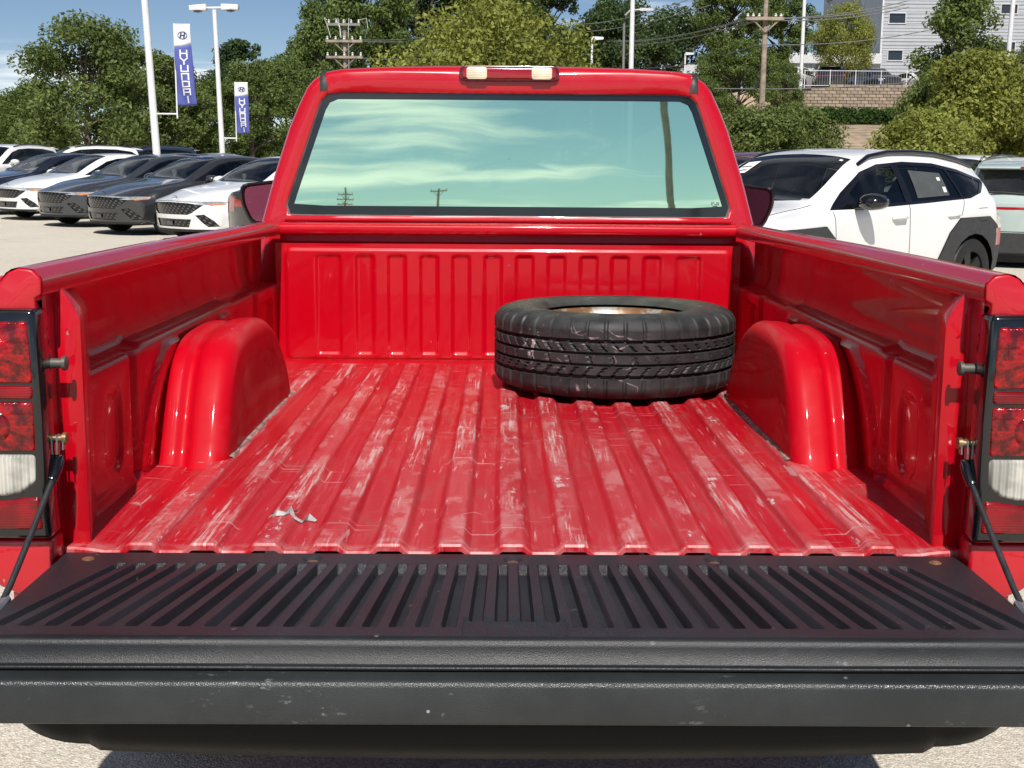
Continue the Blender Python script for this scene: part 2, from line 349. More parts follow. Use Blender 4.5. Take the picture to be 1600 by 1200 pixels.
# --- bed floor: pressed ribs with a rolled rear lip
xs = set(np.round(np.linspace(-.80, .80, 65), 4))
for k in range(-6, 7):
    for d in (-.038, -.036, -.0335, -.029, -.0235, -.019, -.016, 0): xs |= {round(k * .11 + d, 4), round(k * .11 - d, 4)}
xs = np.array(sorted(xs))
def rib_h(x, Y):
    k = np.round(x / .11); d = np.abs(x - k * .11)
    h = .0140 * (1 - sst(.0175, .0360, d)) * (np.abs(k) <= 6)
    h = h * sst(2.27, 2.20, Y) if np.ndim(Y) == 0 else h
    return h + .006 * sst(.735, .76, np.abs(x))
rows = []
for Y in [-.004, -.004, -.001, .006, .03, .1, .3, .6, 1.0, 1.4, 1.8, 2.1, 2.2, 2.235, 2.27, 2.31]:
    wob = .0012 * np.sin(xs * 9 + Y * 5) + .0009 * np.sin(xs * 23 - Y * 7)
    h = rib_h(xs, Y) + (wob if Y > .05 else 0)
    if len(rows) == 0: h = h - .013
    elif len(rows) == 1: h = h - .004
    rows.append([(x, Y, z) for x, z in zip(xs, h)])
tp('bed_floor', MB().grid(rows), 'floor', smooth=35)
# --- torn sheet metal near the rear of the floor
tm = MB(); base = [(-.470, .190), (-.452, .176), (-.436, .180), (-.428, .196), (-.416, .172), (-.402, .176), (-.394, .196), (-.378, .188)]
P = []
for i, (x, y) in enumerate(base):
    j = [(0.002, .016), (.012, .022), (.004, .03), (.018, .012), (.003, .012), (.004, .010), (.014, .03), (.002, .014)][i]
    z0 = float(rib_h(np.array([x]), .2)[0]) + .002
    P.append([(x, y, z0), (x + .003, y + j[1] * .3, z0 + j[0] * .8), (x + .001, y + j[1] * .6, z0 + .002 + j[0] * .4)])
tm.grid(P); tp('torn_metal', tm, 'bare_metal', smooth=20, label='torn grey metal showing through the floor paint')
tm = MB()
for (x, y, w, h) in [(-.462, .186, .010, .012), (-.445, .190, .012, .007), (-.424, .196, .012, .006), (-.396, .200, .008, .010)]:
    z0 = float(rib_h(np.array([x]), .2)[0]) + .0045; tm.add([(x, y, z0), (x + w, y + h * .2, z0), (x + w * .7, y + h, z0 + .003)], [(0, 1, 2)])
tp('tear_hole', tm, 'black_matte', smooth=0)
dl = MB().add([(.33, .62, .004), (.345, .612, .012), (.362, .63, .006), (.346, .636, .004)], [(0, 1, 2, 3)]); 
fl = tp('fallen_leaf', dl, plain('dry_leaf', (.36, .2, .09), .7), smooth=0)
# --- bulkhead: one pressed sheet with twelve upright embossed ribs
U = np.unique(np.concatenate([np.linspace(-.815, .815, 300)])); V = np.linspace(-.004, .424, 84)
uu, vv = np.meshgrid(U, V)
dep = -.007 * rbox(uu, vv, -.785, .785, .012, .408, .025, .012)
for i, x in enumerate([-.630, -.503, -.390, -.277, -.165, -.053, .058, .170, .283, .393, .505, .632]):
    w = .046 if i in (0, 11) else .034
    dep += .0075 * rbox(uu, vv, x - w, x + w, .032, .386, .014, .009)
P = [[(uu[i, j], 2.30 + dep[i, j], vv[i, j]) for j in range(len(U))] for i in range(len(V))]
bh = tp('bulkhead', MB().grid(P), 'bed_red', smooth=180)
lp = [(2.302, .424), (2.315, .430), (2.318, .452), (2.272, .456), (2.266, .462), (2.266, .484), (2.272, .491), (2.35, .494), (2.352, .40)]
tp('bulkhead_rail', MB().grid([[(x, y, z) for y, z in lp] for x in (-.80, -.4, 0, .4, .80)]), 'bed_red', smooth=50)
# --- side panels, wheel housings, pillars, rails, outer sides
ARCH = [(.645, -.004), (.672, .055), (.708, .122), (.752, .190), (.80, .238), (.87, .270), (.97, .284), (1.10, .288), (1.23, .280), (1.34, .248), (1.44, .190), (1.53, .115), (1.58, .05), (1.605, -.004)]
ay = np.array([p[0] for p in ARCH]); az = np.array([p[1] for p in ARCH])
def smooth_arch(n=61):
    t = np.arange(len(ARCH)); q = np.linspace(0, len(ARCH) - 1, n); return pchip(t, ay, q), pchip(t, az, q)
for s in (-1, 1):
    Ys = np.unique(np.concatenate([np.linspace(.03, 2.31, 110), np.linspace(.28, .56, 40)]))
    prof = [(.792, -.002), (.803, .003), (.809, .012)] + [(.812, z) for z in np.linspace(.02, .262, 26)] + [(.8125, .272), (.815, .279), (.821, .2825)] + \
           [(x, .283 + (x - .82) * .12) for x in (.835, .85)] + [(.860, .289), (.864, .296)] + [(.866, z) for z in np.linspace(.31, .44, 8)] + [(.864, .452), (.855, .4565), (.80, .4575)]
    P = []
    for Y in Ys:
        row = []
        for x, z in prof:
            low = 1.0 if .012 < z < .272 and x < .8135 else 0.0
            o = 0.0
            if low:
                m = float(rbox(np.array(Y), np.array(z), .310, .435, .050, .225, .055, .010))
                o += .009 * m
                o += .012 * float(rbox(np.array(Y), np.array(z), 1.98, 2.2, .10, .245, .02, .012))
                o -= .0 
            g_ = math.exp(-((Y - .525) / .016) ** 2) + math.exp(-((Y - 1.90) / .016) ** 2)
            if z < .285: o += .014 * g_
            q = math.sqrt(((Y - 1.125) / .50) ** 2 + (max(z, 0) / .30) ** 2)
            if low: o -= .012 * float(sst(.98, 1.0, q) * (1 - sst(1.12, 1.15, q)))
            up_ = .018 * float(sst(.60, .62, Y) * (1 - sst(1.55, 1.60, Y))) if .82 < x < .861 and z < .3 else 0
            if x > .8635 and .30 < z < .45: o += .0 + .006 * float(rbox(np.array(Y), np.array(z), .25, 2.15, .30, .448, .02, .02))
            row.append((-(x + o), Y, z + up_ * .35))
        P.append(row)
    tp('bed_side_panel', mir(MB().grid(P), s), 'bed_red', smooth=50)
    # wheel housing
    wy, wz = smooth_arch(); C = (1.125, -.004); P = []
    vprof = [(.835, .030), (.815, .027), (.803, .020), (.797, .012), (.790, .009), (.772, .008), (.765, .010), (.758, .017), (.750, .019), (.742, .017), (.735, .008), (.728, .003), (.715, .001), (.690, .0)]
    vprof += [(.690 - .042 * math.sin(t), .042 * (1 - math.cos(t))) for t in np.linspace(.2, math.pi / 2, 7)]
    for x, ins in vprof:
        row = []
        for y, z in zip(wy, wz):
            r = math.hypot(y - C[0], z - C[1]); k = 1 - ins / r
            # pressings fade towards the foot
            fl_ = .012 * math.exp(-max(z, 0) / .018)
            row.append((-x, C[0] + (y - C[0]) * (k + fl_ / r), C[1] + (z - C[1]) * k))
        P.append(row)
    kk = 1 - .052 / .4
    for sc_ in (.93, .86, .8, .6, .3, .02):
        off = {.93: .0, .86: .003, .8: .0}.get(sc_, -.001)
        P.append([(-.648 + off, C[0] + (p[1] - C[0]) * sc_, C[1] + (p[2] - C[1]) * sc_) for p in P[len(vprof) - 1]])
    wh = tp('wheel_housing', mir(MB().grid(P), s), 'housing_red', smooth=60)
    sm = MB(); yy = np.linspace(.69, 1.60, 60)
    jit = .004 * np.sin(yy * 37) + .003 * np.sin(yy * 91 + 1)
    sm.grid([[(-.652, y, .019) for y in yy], [(-.6455, y, .0175) for y in yy], [(-.6425 + j * .5, y, .0165) for y, j in zip(yy, jit)], [(-.640 + j * .5, y, .012) for y, j in zip(yy, jit)]])
    tp('floor_seam', mir(sm, s), 'seam', wh)
    cnr = MB(); cnr.grid([[(-.705 + .05 * math.sin(t), .655 + .03 * (1 - math.cos(t)) - .006, z) for t in np.linspace(.5, 1.5, 7)] for z in (.002, .010, .018)])
    tp('chipped_corner', mir(cnr, s), 'bare_metal', wh)
    # rear pillar with sloping cap
    pp = [(-.87, -.02), (-.757, -.02), (-.757, .405), (-.762, .420), (-.79, .464), (-.797, .468), (-.87, .468)]
    pl = MB().prism(pp, .03, .20); pl.v = [(x if y < .1 or x < -.8 else x - .042, y, z) for x, y, z in pl.v]
    pi = tp('stake_pillar', mir(pl, s), 'bed_red', bevel=.006)
    jb = MB().prism([(-.87, -.10), (-.803, -.10), (-.803, .488), (-.87, .488)], -.052, .031)
    tp('door_jamb', mir(jb, s), 'red', bevel=.003)
    for z_, r_ in ((.372, .006), (.395, .003), (.14, .005)):
        tp('jamb_hole', mir(MB().lathe([(0, -.8015), (r_, -.8015), (r_ * 1.25, -.8022)], (0, -.012, z_), 'x', 14), s), 'black_matte', pi)
    tp('dimple', mir(MB().lathe([(0.0001, .0285), (.0025, .0288), (.005, .0297)], (-.780, 0, .388), 'y', 12), s), 'bed_red', pi)
    # rail with an inner lip
    rp = [(-.806, .4565), (-.7945, .4555), (-.7915, .4575), (-.7900, .4615), (-.7895, .484), (-.7915, .4885), (-.7965, .4915), (-.802, .4985), (-.806, .5015), (-.828, .5045), (-.840, .5015), (-.850, .495), (-.862, .479)]
    tp('bed_rail', mir(MB().grid([[(x, y, z + .002 * math.sin(y * 2.1)) for x, z in rp] for y in list(np.linspace(-.056, 2.35, 30))]), s), 'red', smooth=60)
    cpts = [(x, -.053, z) for x, z in rp] + [(-.862, -.053, .43), (-.803, -.053, .43)]
    # outer bed side
    Yo = np.linspace(-.054, 2.36, 90); P = []
    for Y in Yo:
        k = float(sst(-.06, .35, Y)); bz = -.075 - .22 * k; bx = .83 + .11 * k
        pr = [(.861, .480), (.876, .452), (.902, .40), (.935, .31), (.956, .20), (.966, .08), (.957, .01), (.93, -.02 - .06 * k), (.885 + .06 * k, -.05 - .14 * k), (bx, bz)]
        P.append([(-x, Y, z) for x, z in pr])
    bo = MB().grid(P)
    keep = [f for f in bo.f if not all(((bo.v[i][1] - 1.13) / .47) ** 2 + ((bo.v[i][2] + .42) / .47) ** 2 < 1 for i in f)]
    bo.f = keep; tp('bed_outer_side', mir(bo, s), 'red', smooth=60)
    e = [(.803, .43), (.803, .452), (.792, .457), (.791, .486), (.7975, .492), (.8045, .500), (.812, .5015), (.828, .503), (.846, .4955), (.861, .479), (.876, .451), (.902, .399), (.93, .33), (.80, .33)]
    tp('rear_corner', mir(MB().prism([(-x, z) for x, z in e], -.060, -.02), s), 'red', bevel=.005, seg=3)
    e = [(.795, .036), (.935, .036), (.957, .01), (.93, -.02), (.887, -.05), (.83, -.075), (.79, -.10)]
    tp('rear_corner', mir(MB().prism([(-x, z) for x, z in e], -.060, -.0), s), 'red', bevel=.006, seg=3)
    # tail lamp
    hz = MB().prism([(-.788, .042), (-.797, .436), (-.905, .436), (-.945, .33), (-.968, .19), (-.975, .042)], -.082, -.02)
    tl = tp('tail_light', mir(hz, s), 'black_gloss', bevel=.010, seg=3, label='tail lamp with black surround')
    def lens_part(nm, poly, mat, dpt=-.0865, bev=.006):
        tp(nm, mir(MB().prism([(-x, z) for x, z in poly], dpt, -.06), s), mat, tl, bevel=bev, seg=3)
    lens_part('brake_lens', [(.805, .312), (.809, .417), (.90, .415), (.935, .33), (.938, .312)], 'lens_red')
    lens_part('brake_lens', [(.806, .285), (.805, .308), (.94, .308), (.945, .285)], 'lens_red_flat')
    lens_part('turn_lens', [(.806, .196), (.806, .281), (.946, .281), (.962, .196)], 'lens_turn')
    lens_part('reverse_lens', [(.808, .142), (.806, .191), (.963, .191), (.966, .118), (.86, .118), (.832, .124)], 'lens_clear', -.0875, .008)
    lens_part('reflector', [(.800, .060), (.803, .118), (.83, .116), (.86, .111), (.967, .111), (.968, .060)], 'lens_red_flat')
    for (cz, cr_) in ((.36, .034), (.238, .028)):
        tp('bulb_reflector', mir(MB().lathe([(.002, -.0885), (cr_ * .4, -.0915), (cr_ * .8, -.0895), (cr_, -.086)], (-.872, 0, cz), 'y', 24), s), 'lens_red', tl)
    # striker bolt and tailgate cable
    bt = MB().lathe([(.0001, -.803), (.0165, -.803), (.0165, -.799), (.009, -.797), (.0085, -.776), (.0125, -.775), (.0125, -.769), (.006, -.767), (.0001, -.767)], (0, -.018, .337), 'x', 20)
    tp('striker_bolt', mir(bt, s), plain('dull_bolt_steel', (.12, .11, .10), .55, .5), smooth=30)
    br_ = MB().lathe([(.0001, -.802), (.012, -.802), (.012, -.797), (.007, -.796), (.007, -.781), (.0105, -.780), (.0105, -.773), (.0001, -.772)], (0, -.022, .206), 'x', 14)
    ln_ = MB().prism([(-.030, .212), (-.018, .214), (-.020, .190), (-.024, .172), (-.034, .172), (-.034, .190)], -.7895, -.7865, 'yz'); ln_.prism([(-.030, .212), (-.018, .214), (-.022, .188), (-.034, .188)], -.7785, -.7765, 'yz')
    ck = tp('tailgate_cable', mir(MB().tube([(-.786, -.034, .165), (-.788, -.07, .137), (-.793, -.16, .072), (-.798, -.245, .014), (-.800, -.285, -.008)], .0052, 10), s), 'cable')
    tp('cable_bolt', mir(br_, s), 'gold', ck, smooth=30); tp('cable_link', mir(ln_, s), 'steel', ck, smooth=0)
    tp('cable_sleeve', mir(MB().tube([(-.786, -.028, .178), (-.786, -.031, .168), (-.787, -.045, .155), (-.788, -.062, .142), (-.7885, -.066, .139)], [.0075, .0098, .0105, .0095, .007], 12), s), 'black_gloss', ck)
    an = MB().tube([(-.799, -.262, -.002), (-.800, -.300, -.014), (-.801, -.318, -.020)], [.009, .011, .007], 10); an.tube([(-.790, -.305, -.016), (-.812, -.305, -.016)], .010, 12)
    tp('cable_anchor', mir(an, s), 'steel', ck)
    # wheel
    def wheel(Yc, nm='wheel'):
        zc = -.8 + .372; R_ = .372
        tw = MB().lathe([(.20, .11), (.25, .128), (.32, .130), (.352, .118), (R_, .09), (R_, -.09), (.352, -.118), (.32, -.13), (.25, -.128), (.20, -.11), (.20, .11)], (-.845, Yc, zc), 'x', 40)
        w = tp(nm, mir(tw, s), 'black_matte')
        rm = MB().lathe([(.205, .10), (.20, -.10), (.19, -.09), (.12, -.06), (.06, -.085), (.0001, -.09)], (-.845, Yc, zc), 'x', 30); tp('rim', mir(rm, s), 'steel', w)
    wheel(1.13); wheel(4.30)
# --- tailgate
tg = tp('tailgate', MB().box(-.786, .786, -.428, -.036, -.092, -.026), 'red', bevel=.006)
tt_ = np.linspace(-.785, .785, 900); Yl = np.concatenate([[-.013, -.013, -.016, -.022, -.03], np.linspace(-.036, -.41, 68), [-.418, -.424]])
P = []
for i, Y in enumerate(Yl):
    sY = 1 + .45 * (-Y - .08); at_ = np.abs(tt_); e_ = min(.69 * sY, .7845)
    uu_ = np.sign(tt_) * np.where(at_ < .69, np.minimum(at_ * sY, e_), e_ + (at_ - .69) / .095 * (.785 - e_)); x0 = np.where(at_ < .69, tt_, np.sign(tt_) * np.maximum(at_, .69))
    ph = x0 / .0345; rib = .5 + .5 * np.cos(2 * np.pi * ph); rib = sst(.36, .60, rib)
    msk = sst(-.073, -.086, Y) * (1 - sst(-.372, -.382, Y) if False else sst(-.388, -.374, Y)) * (1 - sst(.676, .686, np.abs(x0)))
    blk = (np.abs(uu_) < .077)
    msk = np.where(blk, msk * sst(-.352, -.340, Y), msk)
    fr = np.where(blk & (Y < -.346), -.003, 0)
    h = -.0165 * msk * (1 - rib) + fr
    for bx in (-.349, 0, .352): h = h - .007 * (1 - sst(.010, .019, np.hypot(uu_ - bx, (Y + .046) * 1.0)))
    if i == 0: h = h * 0 - .012
    if i == 1: h = h * 0 - .003
    P.append([(u, Y, z) for u, z in zip(uu_, h)])
P[0] = [(u, -.013, -.014) for u in uu_]
tp('liner', MB().grid(P), 'liner', tg, smooth=60)
lipp = [(-.424, .0), (-.430, -.0015), (-.4345, -.006), (-.437, -.012), (-.4425, -.034), (-.4455, -.0365), (-.4495, -.0365), (-.4515, -.0385), (-.4515, -.041), (-.4485, -.0435), (-.446, -.0438)]
tp('liner_edge', MB().grid([[(x, y + .0006 * math.sin(x * 11), z) for y, z in lipp] for x in np.linspace(-.787, .787, 60)]), 'liner_lip', tg, smooth=60)
capp = [(-.440, -.044), (-.470, -.0475), (-.4765, -.0485), (-.480, -.0520), (-.4815, -.057), (-.484, -.104), (-.4825, -.110), (-.477, -.113), (-.445, -.112), (-.440, -.098)]
tp('tailgate_cap', MB().grid([[(x, y + .0012 * math.cos(x * 2.2), z) for y, z in capp] for x in np.linspace(-.790, .790, 60)]), 'cap', tg, smooth=60)
for x in (-.7903, .7903): tp('cap_end', MB().add([(x, y, z) for y, z in capp], [tuple(range(len(capp)))]), 'cap', tg, smooth=0)
for bx in (-.349, 0, .352): tp('liner_bolt', MB().lathe([(.0001, -.0035), (.006, -.004), (.0095, -.0055), (.010, -.008)], (bx, -.046, 0), 'z', 16), 'rust', tg)
for bx in (-.735, .735): tp('liner_bolt', MB().lathe([(.0001, .0035), (.007, .003), (.0105, .001), (.011, -.001)], (bx, -.056, 0), 'z', 18), 'rust', tg)
# --- bumper and what hangs below
P = []
for x in np.linspace(-.90, .90, 90):
    q = abs(x) / .90; e = float(sst(.74, 1.0, q)); yb = -.285 + .02 * q * q + .05 * e * e
    zb = -.262 + .014 * q * q + .075 * e ** 2; zt = -.15 - .01 * e; step_ = float(1 - sst(.745, .752, q)) 
    P.append([(x, .0, zt), (x, yb + .03, zt), (x, yb + .008, zt - .008), (x, yb - .012 * step_, zt - .025 + .0), (x, yb - .014 * step_, zb + .035), (x, yb + .008 - .008 * step_, zb + .012 - .006 * step_), (x, yb + .035, zb - .004 * step_), (x, .0, zb + .02)])
bp = tp('rear_bumper', MB().grid(P), 'bumper', smooth=50)
for row in (P[0], P[-1]): tp('bumper_end', MB().add(row, [tuple(range(8))]), 'bumper', bp, smooth=0)
pt = MB().prism([(.60, -.222), (.635, -.262), (.655, -.275), (.668, -.268), (.690, -.276), (.735, -.236), (.745, -.215)], -.19, -.186)
tp('bent_bracket', pt, plain('bent_grey_plate', (.05, .05, .052), .4, .4), bp, smooth=0)
und = MB(); und.tube([(-.9, 1.13, -.43), (.9, 1.13, -.43)], .05, 10); und.lathe([(.0001, -.16), (.10, -.14), (.15, 0), (.10, .14), (.0001, .16)], (.06, 1.13, -.43), 'x', 16)
und.box(-.42, -.34, .0, 4.6, -.28, -.14); und.box(.34, .42, .0, 4.6, -.28, -.14); und.box(-.34, .34, .05, .13, -.27, -.13); und.box(-.36, .30, .32, .80, -.36, -.2)
tp('underframe', und, 'dark_under', bevel=.004)
tp('exhaust_pipe', MB().tube([(.37, .9, -.35), (.36, .4, -.34), (.355, .02, -.345)], .034, 16, False), 'steel')
hx = MB().lathe([(.028, -.002), (.032, .0), (.032, .02), (.028, .022)], (.33, -.03, -.33), 'y', 20); tp('tow_ring', hx, 'dark_under')
# --- cab
def polar(poly, c, ang):
    out = []
    n = len(poly)
    for t in ang:
        d = (math.cos(t), math.sin(t)); best = None
        for i in range(n):
            x1, z1 = poly[i][0] - c[0], poly[i][1] - c[1]; x2, z2 = poly[(i + 1) % n][0] - c[0], poly[(i + 1) % n][1] - c[1]
            den = d[0] * (z2 - z1) - d[1] * (x2 - x1)
            if abs(den) < 1e-12: continue
            r = (x1 * (z2 - z1) - z1 * (x2 - x1)) / den
            u = ((x2 - x1) and (r * d[0] - x1) / (x2 - x1)) if abs(x2 - x1) > abs(z2 - z1) else (r * d[1] - z1) / (z2 - z1)
            if r > 0 and -1e-6 <= u <= 1 + 1e-6 and (best is None or r > best): best = r
        out.append((c[0] + d[0] * best, c[1] + d[1] * best))
    return out
def rounded(poly, rad, k=5):
    out = []; n = len(poly)
    for i in range(n):
        p0, p1, p2 = Vector(poly[i - 1]), Vector(poly[i]), Vector(poly[(i + 1) % n]); r = rad[i] if isinstance(rad, (list, tuple)) else rad
        a, b = (p0 - p1).normalized(), (p2 - p1).normalized(); q0, q1 = p1 + a * r, p1 + b * r
        for t in np.linspace(0, 1, k): out.append(tuple(q0 * (1 - t) ** 2 + p1 * 2 * t * (1 - t) + q1 * t * t))
    return out
half = [(0, 1.046), (.25, 1.0445), (.45, 1.040), (.60, 1.031), (.655, 1.020), (.70, .990), (.722, .962), (.755, .895), (.787, .822), (.842, .655), (.893, .476), (.925, .30), (.945, .05), (.935, -.25), (.90, -.38)]
OUT = half + [(-x, z) for x, z in reversed(half[1:])]
CC = (0, .72); ang = sorted(set([2 * math.pi * k / 150 for k in range(150)] + [math.atan2(z - .72, x) % (2 * math.pi) for x, z in OUT]))
WO = rounded([(-.806, .517), (.806, .517), (.657, .947), (-.657, .947)], [.035, .035, .05, .05])
WI = rounded([(-.770, .551), (.770, .551), (.636, .924), (-.636, .924)], [.012, .012, .035, .035])
def yrear(z): return 2.415 + (z - .5) * .022
def ring(poly, f=1.0, dy=0.0, grow=0.0, fixed=None, crown=0.0):
    r = []
    for x, z in polar(poly, CC, ang):
        L_ = math.hypot(x - CC[0], z - CC[1]); k = f + grow / L_; x2, z2 = CC[0] + (x - CC[0]) * k, CC[1] + (z - CC[1]) * k
        y = yrear(min(z2, .99)) + dy if fixed is None else fixed + (max(0, 1.05 - max(z2, .40)) * crown)
        r.append((x2, y, z2 + (.012 if fixed and z2 > .9 else 0)))
    return r
rings = [ring(WO, dy=.030), ring(WO, dy=.0), ring(WO, grow=.010, dy=-.004), ring(OUT, grow=-.040, dy=-.004), ring(OUT, grow=-.028, dy=.0), ring(OUT, grow=-.014, dy=.010), ring(OUT, grow=-.004, dy=.028), ring(OUT, dy=.055),
         ring(OUT, grow=.004, fixed=2.65), ring(OUT, grow=.006, fixed=3.0), ring(OUT, grow=.002, fixed=3.22, crown=.85), ring(OUT, grow=-.03, fixed=3.26, crown=.85)]
WS = rounded([(-.80, .44), (.80, .44), (.63, .98), (-.63, .98)], .05)
rings.append(ring(WS, fixed=3.275, crown=.85))
cab = tp('cab', MB().grid(rings, True), 'cab_red', smooth=50)
def flat(poly, dy, curve=0.0):
    c = [(x, yrear(z) + dy, z) for x, z in poly]; n = len(c)
    mb = MB().add([(CC[0], yrear(.73) + dy, .73)] + c, [(0, 1 + i, 1 + (i + 1) % n) for i in range(n)]); return mb
inner = polar(WI, CC, ang); outer = polar(WO, CC, ang)
gg = [[(x * k, yrear(CC[1] + (z - CC[1]) * k) + .013 - .006 * (1 - (x * k / .77) ** 2), CC[1] + (z - CC[1]) * k) for x, z in inner] for k in (.004, .15, .3, .45, .6, .75, .9, 1.0)]
gw = tp('rear_window', MB().grid(gg, True), 'rear_glass', smooth=180, label='green tinted rear window reflecting clouds')
tp('glass_border', MB().grid([[(x, yrear(z) + .008, z) for x, z in inner], [(x, yrear(z) + .008, z) for x, z in outer]], True), 'frit', gw, smooth=0)
tp('window_seal', MB().grid([[(x * .993, yrear(z) + .007, .72 + (z - .72) * .99) for x, z in outer], [(x, yrear(z) + .001, z) for x, z in outer], [(x * 1.003, yrear(z) - .001, .72 + (z - .72) * 1.006) for x, z in outer]], True), 'seal', gw)
mk = MB()
for i in range(5):
    for j in range(3):
        if (i * 7 + j * 5) % 4: mk.box(.727 + i * .006, .7315 + i * .006, yrear(.56) + .0095, yrear(.56) + .0100, .556 + j * .006, .5595 + j * .006)
tp('glass_marking', mk, plain('etched_mark', (.02, .06, .06), .6), gw, smooth=0)
for s in (-1, 1):
    st_ = [(yrear(.95) - .007, .950), (yrear(.97) - .006, .978), (yrear(.99) + .002, .998), (yrear(.99) + .016, 1.011), (yrear(.99) + .04, 1.0195), (2.56, 1.028), (3.0, 1.034)]
    tp('roof_strip', MB().grid([[(s * (.653 + d), y, z + (.004 if abs(d) < .011 else -.004)) for y, z in st_] for d in (-.014, -.010, .010, .014)]), 'rubber_strip', cab)
wsm = rounded([(-.80, .44), (.80, .44), (.63, .98), (-.63, .98)], .05); wsr = [(x, 3.275 + (1.05 - z) * .85, z) for x, z in wsm]
wsg = tp('windshield', MB().add(wsr, [tuple(range(len(wsr)))]), 'car_glass', smooth=0)
pn = MB().prism([(-.795, .495), (.795, .495), (.80, .508), (-.80, .508)], 2.405, 2.42); tp('window_ledge', pn, 'cab_red', cab, bevel=.003)
# brake lamp on the roof edge
yl = yrear(.99)
lampo = rounded([(-.176, .988), (.176, .988), (.176, 1.041), (-.176, 1.041)], .024, 6)
bl = tp('brake_lamp', MB().prism(lampo, yl - .020, yl + .06), plain('dark_red_housing', (.10, .003, .006), .2, 0, .8), bevel=.004)
tp('brake_lens', MB().prism(rounded([(-.165, .996), (.165, .996), (.165, 1.034), (-.165, 1.034)], .016, 5), yl - .027, yl), plain('dark_red_lens', (.30, .004, .010), .14, 0, 1), bl, bevel=.005, seg=3)
for s in (-1, 1):
    tp('cargo_lens', MB().prism([(s * x, z) for x, z in rounded([(.078, .994), (.150, .994), (.150, 1.036), (.078, 1.036)], .010, 4)], yl - .033, yl), 'lens_cargo', bl, bevel=.004)
    hp = rounded([(-.135, -.095), (.06, -.095), (.10, .0), (.10, .075), (-.06, .095), (-.135, .05)], .03, 4)
    shell = MB(); rgs = []
    for dy_, k in ((-.0035, .84), (-.009, .92), (-.004, 1.0), (.03, 1.0), (.07, .9), (.10, .6), (.11, .1)):
        rgs.append([(1.0 + x * k, 3.16 + dy_ - x * k * .32, .545 + z * k) for x, z in hp])
    shell.grid(rgs, True); mo = tp('side_mirror', mir(shell, -s if False else (-1 if s > 0 else 1)), 'black_gloss' if s > 0 else 'black_gloss')
    mg = MB().add([(1.0 + x * .82, 3.1545 - x * .82 * .32, .545 + z * .82) for x, z in hp], [tuple(range(len(hp)))]); tp('mirror_glass', mir(mg, -1 if s > 0 else 1), 'mirror' if s < 0 else plain('dark_reflection_glass', (.16, .17, .19), .03, 1.0, 0, .02), mo, smooth=0)  # right glass coloured dark in place of the dark reflection it shows
    ar = MB().tube([(.90, 3.3, .47), (1.0, 3.25, .49)], .03, 10); tp('mirror_arm', mir(ar, -1 if s > 0 else 1), 'black_matte', mo)
# inside the cab
se = MB().prism(rounded([(-.70, -.05), (.70, -.05), (.70, .44), (-.70, .44)], .08, 4), 2.56, 2.70); se.box(-.70, .70, 2.66, 3.1, -.12, .05)
tp('bench_seat', se, 'dark_fabric', bevel=.02)
da = MB().prism([(3.30, .0), (3.26, .26), (3.30, .34), (3.55, .40), (3.85, .41), (3.85, .0)], -.85, .85, 'yz'); tp('dashboard', da, 'dark_fabric', bevel=.015)
sw = MB()
P = [(-.38 + .19 * math.cos(t), 3.12 + .19 * math.sin(t) * .35, .36 + .19 * math.sin(t) * .93) for t in np.linspace(0, 2 * math.pi, 33)]
sw.tube(P, .015, 8); sw.tube([(-.56, 3.12, .36), (-.20, 3.12, .36)], .02, 8); tp('steering_wheel', sw, 'black_matte')
fb = MB().prism([(3.62, -.40), (3.62, .34), (3.85, .415), (4.6, .40), (5.05, .30), (5.12, .10), (5.10, -.40)], -.93, .93, 'yz')
tp('front_body', fb, 'red', bevel=.05, seg=4)
cf = MB().box(-.9, .9, 2.5, 3.7, -.42, -.3); tp('cab_floor', cf, 'dark_under')
